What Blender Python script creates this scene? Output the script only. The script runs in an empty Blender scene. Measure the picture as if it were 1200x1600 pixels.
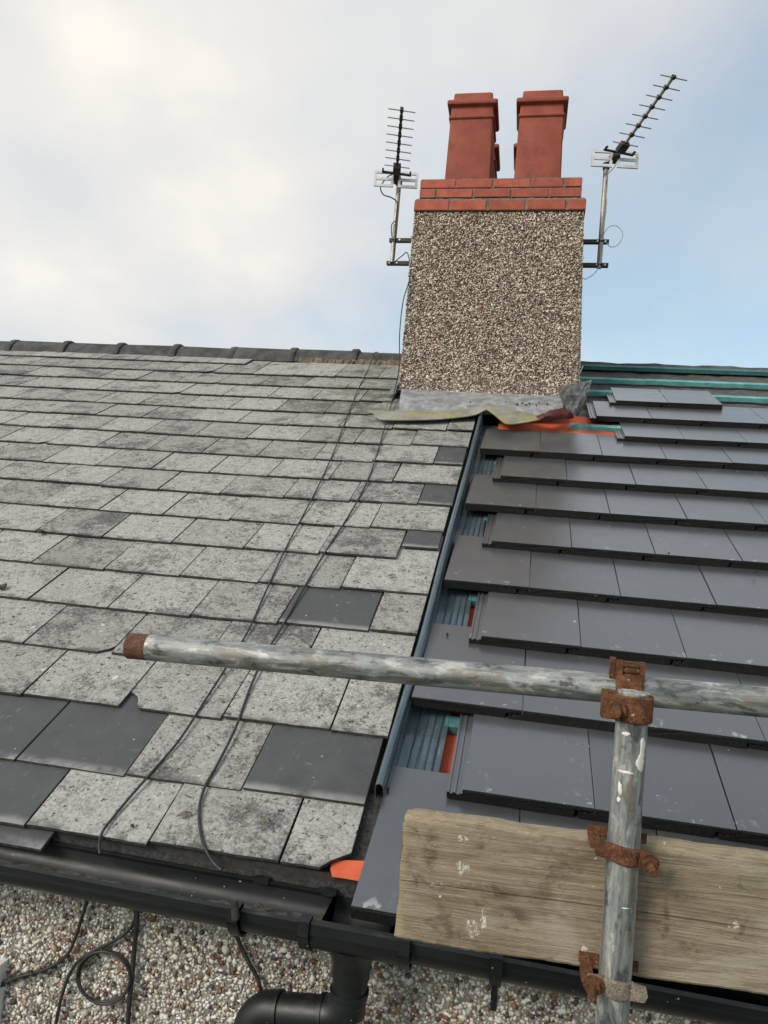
import bpy, math, random
import numpy as np
from mathutils import Matrix, Vector, Euler

# ------------------------------------------------------------------ camera / sky / sun
S = bpy.context.scene
C = S.collection
Z0 = 5.2                                   # eaves line above the ground
TH = math.radians(30)                      # roof pitch
ct, st = math.cos(TH), math.sin(TH)
# camera pose solved from the tile grid (roof frame: u along eaves, v up the slope, n off the slope)
RC = np.array([[0.978761, 0.204241, -0.017651], [0.074115, -0.432817, -0.89843], [-0.191136, 0.87804, -0.438762]])
RW = np.array([[1, 0, 0], [0, ct, -st], [0, st, ct]])           # roof -> world
CR = np.array([0.259992, -0.903259, 1.325205])
CW = RW @ CR
FPX = 1130.0
Mw = RW @ RC.T                                                  # camera (x right, y down, z fwd) -> world
cam = bpy.data.objects.new('camera', bpy.data.cameras.new('camera'))
C.objects.link(cam)
cam.data.sensor_fit = 'HORIZONTAL'; cam.data.sensor_width = 36; cam.data.lens = 36 * FPX / 1200
cam.data.clip_start = 0.05; cam.data.clip_end = 5000
m3 = Matrix([[Mw[i, 0], -Mw[i, 1], -Mw[i, 2]] for i in range(3)]).to_4x4()
cam.matrix_world = Matrix.Translation((CW[0], CW[1], CW[2] + Z0)) @ m3
S.camera = cam
S.render.resolution_x = 768; S.render.resolution_y = 1024
S.render.engine = 'CYCLES'
S.view_settings.view_transform = 'Standard'; S.view_settings.look = 'None'
S.view_settings.exposure = 0.32; S.view_settings.gamma = 1.0

SUN_EL, SUN_AZ = 31.0, 222.0               # azimuth measured from +Y clockwise seen from above
CL1 = (14.1094, 19.0185, 1.1839)
W = bpy.data.worlds.new('World'); S.world = W; W.use_nodes = True
nt = W.node_tree; nt.nodes.clear()
def wn(t, **k):
    n = nt.nodes.new(t)
    for a, b in k.items(): setattr(n, a, b)
    return n
L = nt.links.new
out = wn('ShaderNodeOutputWorld'); mix = wn('ShaderNodeMixShader')
bg1 = wn('ShaderNodeBackground'); bg2 = wn('ShaderNodeBackground')
sky = wn('ShaderNodeTexSky', sky_type='NISHITA'); sky.sun_disc = False
sky.sun_elevation = math.radians(SUN_EL); sky.sun_rotation = math.radians(SUN_AZ)
sky.altitude = 50; sky.air_density = 1.0; sky.dust_density = 1.2; sky.ozone_density = 1.0
tint = wn('ShaderNodeMix', data_type='RGBA', blend_type='MULTIPLY'); tint.inputs[0].default_value = 1.0
L(sky.outputs[0], tint.inputs[6]); tint.inputs[7].default_value = (0.80, 1.06, 1.0, 1)      # white balance of the picture
L(tint.outputs[2], bg1.inputs[0]); bg1.inputs[1].default_value = 0.15
tc = wn('ShaderNodeTexCoord'); sp = wn('ShaderNodeSeparateXYZ'); L(tc.outputs['Generated'], sp.inputs[0])
def wmath(op, a, b):
    n = wn('ShaderNodeMath', operation=op)
    for i, v in enumerate((a, b)):
        if isinstance(v, (int, float)): n.inputs[i].default_value = v
        else: L(v, n.inputs[i])
    return n.outputs[0]
zz = wmath('ADD', wmath('MAXIMUM', sp.outputs[2], 0.0), 0.42)
cx = wmath('DIVIDE', sp.outputs[0], zz); cy = wmath('DIVIDE', sp.outputs[1], zz)
cb = wn('ShaderNodeCombineXYZ'); L(cx, cb.inputs[0]); L(cy, cb.inputs[1])
mp = wn('ShaderNodeMapping'); L(cb.outputs[0], mp.inputs[0]); mp.inputs['Location'].default_value = CL1
n1 = wn('ShaderNodeTexNoise'); n1.inputs['Scale'].default_value = 0.85; n1.inputs['Detail'].default_value = 6
n1.inputs['Roughness'].default_value = 0.48; n1.inputs['Distortion'].default_value = 0.15; L(mp.outputs[0], n1.inputs['Vector'])
mr = wn('ShaderNodeMapRange', interpolation_type='SMOOTHSTEP')
mr.inputs[1].default_value = 0.36; mr.inputs[2].default_value = 0.62; mr.inputs[3].default_value = 0.50; mr.inputs[4].default_value = 0.97
L(n1.outputs[0], mr.inputs[0]); L(mr.outputs[0], mix.inputs[0])
n2 = wn('ShaderNodeTexNoise'); n2.inputs['Scale'].default_value = 1.7; n2.inputs['Detail'].default_value = 5
mp2 = wn('ShaderNodeMapping'); L(cb.outputs[0], mp2.inputs[0]); mp2.inputs['Location'].default_value = (CL1[0] + 5, CL1[1], CL1[2] + 2); L(mp2.outputs[0], n2.inputs['Vector'])
rp = wn('ShaderNodeValToRGB'); L(n2.outputs[0], rp.inputs[0])
rp.color_ramp.elements[0].position = 0.36; rp.color_ramp.elements[0].color = (0.60, 0.645, 0.69, 1)
rp.color_ramp.elements[1].position = 0.68; rp.color_ramp.elements[1].color = (0.98, 0.91, 0.82, 1)
e_ = rp.color_ramp.elements.new(0.53); e_.color = (0.77, 0.745, 0.71, 1)
L(rp.outputs[0], bg2.inputs[0]); bg2.inputs[1].default_value = 0.92
L(bg1.outputs[0], mix.inputs[1]); L(bg2.outputs[0], mix.inputs[2]); L(mix.outputs[0], out.inputs[0])

sun = bpy.data.objects.new('sun', bpy.data.lights.new('sun', 'SUN')); C.objects.link(sun)
sun.data.energy = 2.1; sun.data.angle = math.radians(24); sun.data.color = (1.0, 0.92, 0.80)
az, el = math.radians(SUN_AZ), math.radians(SUN_EL)
sdir = Vector((math.sin(az) * math.cos(el), math.cos(az) * math.cos(el), math.sin(el)))
sun.rotation_euler = sdir.to_track_quat('Z', 'Y').to_euler(); sun.location = (0, -10, 20)

# ------------------------------------------------------------------ coordinates
def roofp(u, v, n=0.0):
    p = RW @ np.array([u, v, n]); return np.array([p[0], p[1], p[2] + Z0])
def ray(x, y): return Mw @ np.array([(x - 600) / FPX, (y - 800) / FPX, 1.0])
def on_roof(x, y, n=0.0):                   # pixel of the photograph -> point on a plane parallel to the roof
    d = RW.T @ ray(x, y); t = (n - CR[2]) / d[2]; q = CR + t * d
    return roofp(*q)
def on_roof_uv(x, y, n=0.0):
    d = RW.T @ ray(x, y); t = (n - CR[2]) / d[2]; return (CR + t * d)[:2]
def on_y(x, y, Y):                          # pixel -> point on a vertical plane parallel to the wall
    d = ray(x, y); t = (Y - CW[1]) / d[1]; q = CW + t * d; q[2] += Z0; return q
ROOFM = Matrix([[RW[i, j] for j in range(3)] for i in range(3)]).to_4x4()
rnd = random.Random(7)
npr = np.random.default_rng(11)

# ------------------------------------------------------------------ mesh builder
class MB:
    def __init__(s): s.v = []; s.f = []; s.m = []
    def add(s, vs, fs, mi=0):
        o = len(s.v); s.v += [tuple(map(float, p)) for p in vs]; s.f += [tuple(i + o for i in f) for f in fs]; s.m += [mi] * len(fs); return s
    def box(s, lo, hi, M=None, mi=0):
        x0, y0, z0 = lo; x1, y1, z1 = hi
        vs = [(x0,y0,z0),(x1,y0,z0),(x1,y1,z0),(x0,y1,z0),(x0,y0,z1),(x1,y0,z1),(x1,y1,z1),(x0,y1,z1)]
        if M is not None: vs = [tuple(M @ Vector(v)) for v in vs]
        return s.add(vs, [(0,3,2,1),(4,5,6,7),(0,1,5,4),(1,2,6,5),(2,3,7,6),(3,0,4,7)], mi)
    def loft(s, rings, closed=True, caps=True, mi=0):
        k = len(rings[0]); vs = [p for r in rings for p in r]; fs = []
        for i in range(len(rings) - 1):
            for j in range(k if closed else k - 1):
                a, b = i*k + j, i*k + (j+1) % k
                fs.append((a, b, b + k, a + k))
        if caps and closed: fs += [tuple(range(k))[::-1], tuple(range((len(rings)-1)*k, len(rings)*k))]
        return s.add(vs, fs, mi)
    def tube(s, pts, r, seg=10, caps=True, mi=0):
        pts = [Vector(p) for p in pts]; rings = []; n = len(pts)
        up = None
        for i, p in enumerate(pts):
            t = (pts[min(i+1, n-1)] - pts[max(i-1, 0)]).normalized()
            if up is None:
                a = Vector((0,0,1)) if abs(t.z) < .9 else Vector((1,0,0)); up = (a - t*a.dot(t)).normalized()
            else: up = (up - t*up.dot(t)).normalized()
            w = t.cross(up); rr = r[i] if isinstance(r, (list, tuple)) else r
            rings.append([p + (up*math.cos(q) + w*math.sin(q))*rr for q in [2*math.pi*j/seg for j in range(seg)]])
        return s.loft(rings, True, caps, mi)
    def cyl(s, a, b, r, seg=16, mi=0): return s.tube([a, b], r, seg, True, mi)
    def prism(s, prof, M, d, mi=0):          # prof: list of (a,b) in local XY, extruded 0..d along local Z, through M
        r0 = [M @ Vector((a, b, 0)) for a, b in prof]; r1 = [M @ Vector((a, b, d)) for a, b in prof]
        return s.loft([r0, r1], True, True, mi)
    def grid(s, P, mi=0):                    # P[i][j] points
        k = len(P[0]); vs = [p for r in P for p in r]
        return s.add(vs, [(i*k+j, i*k+j+1, (i+1)*k+j+1, (i+1)*k+j) for i in range(len(P)-1) for j in range(k-1)], mi)
def smooth_path(pts, n=8):
    pts = [np.array(p, float) for p in pts]; P = [2*pts[0]-pts[1]] + pts + [2*pts[-1]-pts[-2]]; o = []
    for i in range(1, len(P)-2):
        for k in range(n):
            t = k / n; a, b, c, d = P[i-1:i+3]
            o.append(.5*((2*b) + (c-a)*t + (2*a-5*b+4*c-d)*t*t + (3*b-a-3*c+d)*t**3))
    o.append(P[-2]); return o

def mesh_of(name, mb, mats, smooth=None, loc=(0, 0, 0)):
    me = bpy.data.meshes.new(name)
    l = loc; me.from_pydata([(a-l[0], b-l[1], c-l[2]) for a, b, c in mb.v], [], mb.f)
    for m in (mats if isinstance(mats, (list, tuple)) else [mats]): me.materials.append(m)
    if any(mb.m): me.polygons.foreach_set('material_index', mb.m)
    me.validate()
    import bmesh
    bm = bmesh.new(); bm.from_mesh(me); bmesh.ops.recalc_face_normals(bm, faces=bm.faces); bm.to_mesh(me); bm.free()
    if smooth is not None:
        me.shade_smooth(); me.set_sharp_from_angle(angle=math.radians(smooth))
    me.update(); return me
def rootloc(o):
    l = Vector((0, 0, 0))
    while o: l += o.location; o = o.parent
    return l
def thing(name, label, cat, loc, group=None):
    o = bpy.data.objects.new(name, None); C.objects.link(o); o.location = loc; o.empty_display_size = .1
    o['label'] = label; o['category'] = cat
    if group: o['group'] = group
    return o
def obj(name, mb, mats, parent=None, smooth=None, label=None, cat=None, group=None, kind=None):
    if parent is None:
        a = np.array(mb.v); loc = tuple((a.min(0) + a.max(0)) / 2)[:2] + (a[:, 2].min(),)
    else: loc = rootloc(parent)
    o = bpy.data.objects.new(name, mesh_of(name, mb, mats, smooth, loc)); C.objects.link(o)
    if parent is None: o.location = loc
    else: o.parent = parent
    if label: o['label'] = label
    if cat: o['category'] = cat
    if group: o['group'] = group
    if kind: o['kind'] = kind
    return o
def place(name, me, parent, M):
    o = bpy.data.objects.new(name, me); C.objects.link(o); o.parent = parent
    o.matrix_local = Matrix.Translation(-rootloc(parent)) @ M; return o

# ------------------------------------------------------------------ materials
class NT:
    def __init__(s, name):
        s.mat = bpy.data.materials.new(name); s.mat.use_nodes = True; s.t = s.mat.node_tree
        s.b = s.t.nodes['Principled BSDF']; s.o = s.t.nodes['Material Output']
    def n(s, t, **k):
        n = s.t.nodes.new(t)
        for a, b in k.items(): setattr(n, a, b)
        return n
    def link(s, a, b): s.t.links.new(a, b)
    def put(s, v, sock):
        if isinstance(v, bpy.types.NodeSocket): s.link(v, sock)
        elif isinstance(v, (tuple, list)) and len(v) == 3 and sock.type == 'RGBA': sock.default_value = (*v, 1)
        else: sock.default_value = v
    def pos(s): return s.n('ShaderNodeNewGeometry').outputs['Position']
    def ob(s): return s.n('ShaderNodeTexCoord').outputs['Object']
    def rand(s): return s.n('ShaderNodeObjectInfo').outputs['Random']
    def map(s, vec, scale=(1,1,1), loc=(0,0,0)):
        m = s.n('ShaderNodeMapping'); s.link(vec, m.inputs[0]); s.put(scale, m.inputs['Scale']); s.put(loc, m.inputs['Location']); return m.outputs[0]
    def noise(s, vec, scale, detail=4, rough=.55, dist=0):
        m = s.n('ShaderNodeTexNoise'); s.link(vec, m.inputs['Vector']); m.inputs['Scale'].default_value = scale
        m.inputs['Detail'].default_value = detail; m.inputs['Roughness'].default_value = rough; m.inputs['Distortion'].default_value = dist
        return m.outputs[0]
    def vor(s, vec, scale, feature='F1', out='Distance'):
        m = s.n('ShaderNodeTexVoronoi', feature=feature); s.link(vec, m.inputs['Vector']); m.inputs['Scale'].default_value = scale; return m.outputs[out]
    def rng(s, v, a, b, c=0., d=1.):
        m = s.n('ShaderNodeMapRange', interpolation_type='SMOOTHSTEP'); s.put(v, m.inputs[0])
        for i, x in enumerate((a, b, c, d)): s.put(x, m.inputs[i+1])
        return m.outputs[0]
    def mix(s, f, a, b, mode='MIX'):
        m = s.n('ShaderNodeMix', data_type='RGBA', blend_type=mode); s.put(f, m.inputs[0]); s.put(a, m.inputs[6]); s.put(b, m.inputs[7]); return m.outputs[2]
    def math(s, op, a, b=0.):
        m = s.n('ShaderNodeMath', operation=op); s.put(a, m.inputs[0]); s.put(b, m.inputs[1]); return m.outputs[0]
    def sep(s, v, i):
        m = s.n('ShaderNodeSeparateXYZ'); s.link(v, m.inputs[0]); return m.outputs[i]
    def bump(s, h, strength=.3, dist=.002):
        m = s.n('ShaderNodeBump'); s.put(h, m.inputs['Height']); m.inputs['Strength'].default_value = strength; m.inputs['Distance'].default_value = dist
        s.link(m.outputs[0], s.b.inputs['Normal'])
    def set(s, col=None, rough=None, metal=None, spec=None, **k):
        if col is not None: s.put(col, s.b.inputs['Base Color'])
        if rough is not None: s.put(rough, s.b.inputs['Roughness'])
        if metal is not None: s.put(metal, s.b.inputs['Metallic'])
        if spec is not None: s.put(spec, s.b.inputs['Specular IOR Level'])
        return s.mat

def m_old_slate():
    s = NT('weathered_slate'); p = s.pos(); r = s.rand()
    blot = s.noise(p, 6.5, 5, .6, .3); med = s.noise(p, 34, 6, .7, .4); fine = s.noise(p, 125, 6, .8); grit = s.noise(p, 330, 3, .7)
    lich = s.mix(s.rng(med, .28, .72), (.215, .21, .195), (.365, .358, .335))
    lich = s.mix(s.rng(fine, .46, .64, 0, .68), lich, (.50, .492, .465)); lich = s.mix(s.rng(fine, .46, .34, 0, .75), lich, (.095, .093, .088)); lich = s.mix(s.rng(grit, .60, .75, 0, .4), lich, (.60, .595, .57))
    dark = s.mix(s.rng(fine, .3, .7), (.06, .06, .06), (.22, .215, .20))
    k = s.math('ADD', s.math('MULTIPLY', blot, .52), s.math('ADD', s.math('MULTIPLY', med, .28), s.math('MULTIPLY', fine, .22)))
    k = s.math('ADD', k, s.math('MULTIPLY', s.math('SUBTRACT', r, .5), .06))
    c = s.mix(s.rng(k, .395, .525), dark, lich)
    pits = s.rng(s.noise(p, 62, 3, .55, .2), .625, .66); c = s.mix(s.math('MULTIPLY', pits, .85), c, (.05, .049, .046))
    white = s.rng(s.noise(s.map(p, (1, 1, 1), (3, 9, 1)), 22, 3, .45), .735, .755); c = s.mix(s.math('MULTIPLY', white, .75), c, (.62, .61, .57))
    moss = s.math('MULTIPLY', s.rng(s.noise(s.map(p, (1, 1, 1), (7, 2, 4)), 2.2, 5, .6), .58, .72), s.rng(med, .4, .65)); c = s.mix(s.math('MULTIPLY', moss, .45), c, (.14, .125, .07))
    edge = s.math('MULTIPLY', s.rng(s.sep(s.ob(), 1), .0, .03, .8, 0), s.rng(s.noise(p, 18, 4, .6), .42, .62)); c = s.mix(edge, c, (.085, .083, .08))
    dx = s.math('MULTIPLY', s.math('ADD', s.sep(p, 0), .62), 1.5); dy = s.math('MULTIPLY', s.math('SUBTRACT', s.sep(p, 1), 3.0), 1.0)
    near = s.rng(s.math('SQRT', s.math('ADD', s.math('MULTIPLY', dx, dx), s.math('MULTIPLY', dy, dy))), .35, 1.05, 1, 0)
    gm = s.math('MULTIPLY', near, s.rng(s.noise(p, 11, 5, .65, .5), .36, .62)); c = s.mix(s.math('MULTIPLY', gm, .62), c, (.085, .083, .048))
    hs = s.n('ShaderNodeHueSaturation'); s.put(s.rng(r, 0, 1, .84, 1.08), hs.inputs['Value']); s.link(c, hs.inputs['Color'])
    s.bump(s.math('ADD', s.math('MULTIPLY', fine, .8), s.math('ADD', med, s.math('MULTIPLY', grit, .3))), .8, .003)
    return s.set(hs.outputs[0], .88, spec=.25)
def m_dark_slate():
    s = NT('dark_slate'); p = s.pos(); r = s.rand()
    a = s.noise(p, 14, 5, .6, .5); f = s.noise(p, 220, 3, .7)
    c = s.mix(a, (.042, .044, .048), (.092, .094, .098)); c = s.mix(s.rng(f, .55, .75, 0, .35), c, (.17, .17, .17))
    c = s.mix(s.rng(s.noise(s.map(p, (1, .4, .4), (8, 1, 1)), 26, 5, .7, 1.2), .58, .72, 0, .45), c, (.21, .21, .21)); sp = s.rng(s.noise(s.map(p, (1,1,1), (2,5,3)), 48, 2, .4), .74, .765); c = s.mix(s.math('MULTIPLY', sp, .6), c, (.42, .42, .40))
    edge = s.rng(s.sep(s.ob(), 1), .004, .030, .95, 0); c = s.mix(s.math('MULTIPLY', edge, s.rng(a, .3, .6)), c, (.24, .24, .235))
    s.bump(f, .25, .0012); return s.set(c, s.rng(a, .3, .7, .5, .72), spec=.4)
def m_tile():
    s = NT('anthracite_tile'); p = s.pos(); o = s.ob(); r = s.rand()
    a = s.noise(p, 9, 4, .55, .4); f = s.noise(p, 260, 3, .7); b = s.noise(p, 40, 4, .6)
    c = s.mix(a, (.045, .0475, .051), (.064, .067, .0715)); c = s.mix(s.rng(f, .5, .8, 0, .35), c, (.105, .108, .112))
    sc = s.math('MULTIPLY', s.rng(s.noise(s.map(p, (1,1,1), (4,4,1)), 30, 4, .65), .59, .68), s.rng(s.sep(o, 1), .0, .055, 1, .0))
    sc2 = s.rng(s.noise(s.map(p, (2.2, 1, 1), (1,7,2)), 13, 5, .7), .60, .72, 0, .6)
    sp = s.rng(s.noise(s.map(p, (1,1,1), (9,5,3)), 60, 2, .4), .775, .79)
    c = s.mix(s.math('MULTIPLY', sc, .75), c, (.42, .43, .43)); c = s.mix(s.math('MULTIPLY', sc2, .30), c, (.30, .30, .31)); c = s.mix(s.math('MULTIPLY', sp, .8), c, (.5, .5, .5))
    tone = s.rng(r, 0, 1, .80, 1.16); hs = s.n('ShaderNodeHueSaturation'); s.put(tone, hs.inputs['Value']); s.link(c, hs.inputs['Color'])
    s.bump(s.math('ADD', f, b), .12, .001); s.b.inputs['Coat Weight'].default_value = 1.0; s.b.inputs['Coat Roughness'].default_value = .26; s.b.inputs['Coat IOR'].default_value = 1.9
    return s.set(hs.outputs[0], s.rng(a, .3, .7, .36, .48), spec=.85)
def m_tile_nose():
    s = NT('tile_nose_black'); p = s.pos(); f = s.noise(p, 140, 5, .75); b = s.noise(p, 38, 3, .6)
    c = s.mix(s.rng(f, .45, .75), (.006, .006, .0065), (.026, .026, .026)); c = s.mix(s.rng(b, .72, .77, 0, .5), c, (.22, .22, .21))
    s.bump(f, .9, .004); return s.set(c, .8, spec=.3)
def m_simple(name, c0, c1, scale, rough, bump=.2, metal=0., spec=.5, dist=.002, fine=None, r2=None, soot=0., vary=0.):
    s = NT(name); p = s.pos(); a = s.noise(p, scale, 6, .62, .3); f = s.noise(p, fine or scale*9, 4, .7)
    c = s.mix(s.rng(s.math('ADD', s.math('MULTIPLY', a, .7), s.math('MULTIPLY', f, .3)), .34, .66), c0, c1)
    if soot:
        sn = s.noise(s.map(p, (1, 1, .45), (3, 1, 2)), 9, 6, .68, .6); c = s.mix(s.rng(sn, .50, .70, 0, soot), c, tuple(x * .28 for x in c0)); c = s.mix(s.rng(s.noise(s.map(p, (1, 1, 1), (8, 8, 1)), 60, 4, .7), .64, .74, 0, .5), c, (.22, .17, .14))
    if vary:
        hs = s.n('ShaderNodeHueSaturation'); s.put(s.rng(s.rand(), 0, 1, 1 - vary, 1 + vary), hs.inputs['Value']); s.link(c, hs.inputs['Color']); c = hs.outputs[0]
    s.bump(s.math('ADD', a, f), bump, dist)
    return s.set(c, rough if r2 is None else s.rng(a, .3, .7, rough, r2), metal, spec)
def m_pebbles():
    s = NT('dash_stones'); at = s.n('ShaderNodeAttribute'); at.attribute_name = 'stone'; p = s.pos()
    f = s.noise(p, 300, 3, .6); c = s.mix(s.rng(f, .3, .75, 0, .28), at.outputs['Color'], (.10, .09, .08))
    stain = s.rng(s.noise(s.map(p, (1, 1, .35)), 4.0, 4, .6), .60, .76, 0, .35); c = s.mix(stain, c, (.06, .056, .05))
    return s.set(c, .55, spec=.4)
def m_galv():
    s = NT('galvanised_steel'); o = s.ob(); st_ = s.map(o, (1, 1, .09)); a = s.noise(st_, 70, 6, .65, .6); b = s.noise(s.map(o, (1, 1, .42)), 36, 7, .72, .35); f = s.noise(o, 260, 3, .7)
    c = s.mix(s.rng(a, .32, .68), (.12, .135, .145), (.33, .345, .345)); c = s.mix(s.rng(b, .52, .62, 0, .72), c, (.54, .535, .50)); c = s.mix(s.rng(b, .47, .37, 0, .88), c, (.055, .06, .064))
    gr = s.rng(s.noise(s.map(o, (1,1,.3), (3,3,3)), 44, 5, .7), .51, .63, 0, .65); c = s.mix(gr, c, (.19, .155, .10))
    pt = s.rng(s.noise(s.map(o, (1, 1, .5), (5, 1, 2)), 75, 4, .6), .735, .755); c = s.mix(s.math('MULTIPLY', pt, .9), c, (.72, .71, .68))
    s.bump(s.math('ADD', s.math('MULTIPLY', f, .4), b), .35, .001)
    return s.set(c, s.rng(a, .3, .7, .42, .66), .35, .5)
def m_rust(name, c0, c1, c2):
    s = NT(name); p = s.pos(); a = s.noise(p, 60, 6, .65, .5); f = s.noise(p, 380, 4, .75); b = s.noise(s.map(p, (1,1,1), (5,2,8)), 130, 4, .6)
    c = s.mix(s.rng(a, .32, .66), c0, c1); c = s.mix(s.rng(f, .44, .62, 0, .85), c, c2); c = s.mix(s.rng(b, .68, .72, 0, .7), c, (.55, .52, .46))
    s.bump(s.math('ADD', a, f), .8, .0022); return s.set(c, .85, .1, .25)
def m_wood():
    s = NT('weathered_board'); o = s.ob(); X = s.sep(o, 0); Zc = s.sep(o, 2)
    gw = s.noise(s.map(o, (.05, 1, 1)), 70, 7, .7, 1.6); g2 = s.noise(s.map(o, (.022, 1, 1), (2, 3, 1)), 330, 5, .75, .5); b = s.noise(s.map(o, (.6, 1, 1.1)), 10, 6, .68, .8); f = s.noise(o, 260, 4, .75); b2 = s.noise(s.map(o, (.7, 1, 1), (5, 5, 5)), 26, 6, .72, .6)
    def spot(x, z, rx, rz):
        dx = s.math('MULTIPLY', s.math('SUBTRACT', X, x), 1 / rx); dz = s.math('MULTIPLY', s.math('SUBTRACT', Zc, z), 1 / rz)
        return s.rng(s.math('SQRT', s.math('ADD', s.math('MULTIPLY', dx, dx), s.math('MULTIPLY', dz, dz))), .2, 1., 1, 0)
    def union(l):
        r = spot(*l[0])
        for q in l[1:]: r = s.math('MAXIMUM', r, spot(*q))
        return r
    c = s.mix(s.rng(gw, .30, .70), (.21, .16, .112), (.40, .325, .24)); c = s.mix(s.rng(g2, .52, .68, 0, .5), c, (.115, .09, .065))
    c = s.mix(s.rng(b, .48, .66, 0, .65), c, (.40, .36, .30)); c = s.mix(s.rng(b, .47, .34, 0, .7), c, (.14, .105, .072)); c = s.mix(s.rng(b2, .45, .32, 0, .7), c, (.10, .075, .054)); c = s.mix(s.rng(f, .62, .74, 0, .5), c, (.095, .075, .055))
    gn = s.rng(s.noise(s.map(o, (.4, 1, 1), (8, 2, 2)), 8, 4, .6), .52, .70, 0, .4); c = s.mix(gn, c, (.20, .20, .12))
    chew = s.math('MULTIPLY', s.rng(s.math('ADD', Zc, s.math('MULTIPLY', s.math('SUBTRACT', gw, .5), .05)), .192, .203), s.rng(g2, .35, .6)); c = s.mix(s.math('MULTIPLY', chew, .7), c, (.46, .38, .265))
    endp = s.rng(s.math('ADD', X, s.math('MULTIPLY', s.math('SUBTRACT', f, .5), .03)), .0, .016, .7, 0); c = s.mix(endp, c, (.42, .34, .22))
    br = s.math('MULTIPLY', union([(.155, .100, .05, .022), (.185, .068, .05, .02), (.05, .15, .02, .05), (.34, .02, .06, .03), (.42, .085, .009, .06)]), s.rng(b2, .40, .56)); c = s.mix(s.math('MULTIPLY', br, .75), c, (.085, .042, .026))
    pn = s.noise(s.map(o, (1, 1, .7), (3, 1, 6)), 110, 6, .8)
    pm = union([(.122, .034, .022, .032), (.140, .055, .012, .03), (.105, .130, .022, .02), (.100, .178, .018, .010), (.062, .098, .02, .012), (.30, .03, .012, .012), (.52, .10, .014, .012)])
    paint = s.rng(s.math('ADD', pn, s.math('MULTIPLY', pm, .16)), .665, .685); c = s.mix(s.math('MULTIPLY', s.math('MULTIPLY', paint, .92), s.rng(pm, .0, .12)), c, (.74, .72, .66))
    dots = s.rng(s.noise(s.map(o, (1, 1, 1), (9, 1, 3)), 95, 2, .4), .75, .77); c = s.mix(dots, c, (.70, .68, .62))
    s.bump(s.math('ADD', s.math('ADD', gw, s.math('MULTIPLY', g2, .9)), s.math('MULTIPLY', s.math('ADD', f, b2), .45)), .9, .004)
    return s.set(c, .86, spec=.25)
def m_gutter():
    s = NT('black_upvc'); p = s.pos(); a = s.noise(s.map(p, (.25, 1, 1)), 22, 5, .65, .4); f = s.noise(p, 240, 3, .7); d = s.noise(s.map(p, (.5, 1, 1), (2, 2, 2)), 46, 5, .7)
    up = s.sep(s.n('ShaderNodeNewGeometry').outputs['Normal'], 2)
    c = s.mix(a, (.006, .0072, .0085), (.013, .0155, .0175)); dust = s.math('MULTIPLY', s.rng(d, .52, .72), s.rng(up, .2, .9, .05, .4)); c = s.mix(dust, c, (.085, .08, .07))
    sp = s.rng(s.noise(s.map(p, (1,1,1), (6, 3, 3)), 120, 2, .4), .765, .785); c = s.mix(sp, c, (.5, .5, .48))
    s.bump(f, .05, .0005); return s.set(c, s.rng(a, .3, .7, .36, .54), spec=.42)
def m_trough():
    s = NT('dark_grp_trough'); p = s.pos(); a = s.noise(s.map(p, (1, .10, .10)), 60, 5, .6, .3); f = s.noise(p, 110, 4, .7); b = s.noise(s.map(p, (1, .22, .22), (2, 5, 1)), 55, 5, .7, .4)
    c = s.mix(s.rng(a, .3, .7), (.070, .104, .124), (.105, .145, .168)); c = s.mix(s.rng(b, .60, .74, 0, .5), c, (.32, .37, .39)); c = s.mix(s.rng(f, .72, .78, 0, .5), c, (.45, .47, .47))
    s.bump(a, .04, .0005); return s.set(c, s.rng(f, .3, .7, .14, .30), .30, .8)
def m_yellow_lead():
    s = NT('stained_lead'); p = s.pos(); a = s.noise(p, 16, 5, .6, .5); b = s.noise(s.map(p, (1,1,1), (4,4,4)), 9, 4, .6); f = s.noise(p, 120, 4, .7)
    c = s.mix(s.rng(b, .35, .6), (.20, .20, .165), (.30, .30, .27)); c = s.mix(s.rng(a, .42, .62, 0, .62), c, (.36, .29, .10)); c = s.mix(s.rng(f, .6, .75, 0, .5), c, (.10, .10, .09))
    s.bump(a, .4, .003); return s.set(c, .6, .15, .4)
def m_plastic_sheet():
    s = NT('torn_polythene'); p = s.pos(); a = s.noise(p, 20, 5, .6, .6)
    s.set(s.mix(s.rng(a, .4, .68), (.07, .078, .085), (.25, .265, .28)), .22, 0, .7); s.b.inputs['Transmission Weight'].default_value = .42; s.b.inputs['IOR'].default_value = 1.12
    s.bump(a, .5, .006); return s.mat
def m_glass():
    s = NT('window_glass'); return s.set((.03, .035, .04), .05, 0, .6)
def m_grass():
    s = NT('lawn'); p = s.pos(); a = s.noise(p, .6, 6, .6); return s.set(s.mix(a, (.035, .05, .02), (.08, .095, .04)), .95, spec=.2)

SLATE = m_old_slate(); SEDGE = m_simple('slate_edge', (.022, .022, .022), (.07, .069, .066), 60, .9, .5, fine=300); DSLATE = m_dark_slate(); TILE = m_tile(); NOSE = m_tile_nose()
RIDGE = m_simple('ridge_concrete', (.022, .022, .024), (.085, .083, .078), 12, .8, .6, fine=130, dist=.003)
MORTAR = m_simple('mortar', (.10, .09, .078), (.23, .21, .185), 30, .92, .8, fine=200, dist=.003)
BEDMORTAR = m_simple('bedding_mortar', (.10, .075, .058), (.24, .19, .15), 14, .92, .8, fine=150, dist=.003)
DASHBED = m_simple('dash_bedding', (.085, .07, .058), (.20, .17, .145), 35, .95, .9, fine=260, dist=.004)
WALLBED = m_simple('wall_dash_bedding', (.20, .185, .165), (.38, .36, .33), 30, .95, .9, fine=260, dist=.004)
BRICK = m_simple('red_brick', (.29, .060, .033), (.40, .096, .054), 16, .78, .35, fine=320, dist=.0015, soot=.35, vary=.13)
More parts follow.
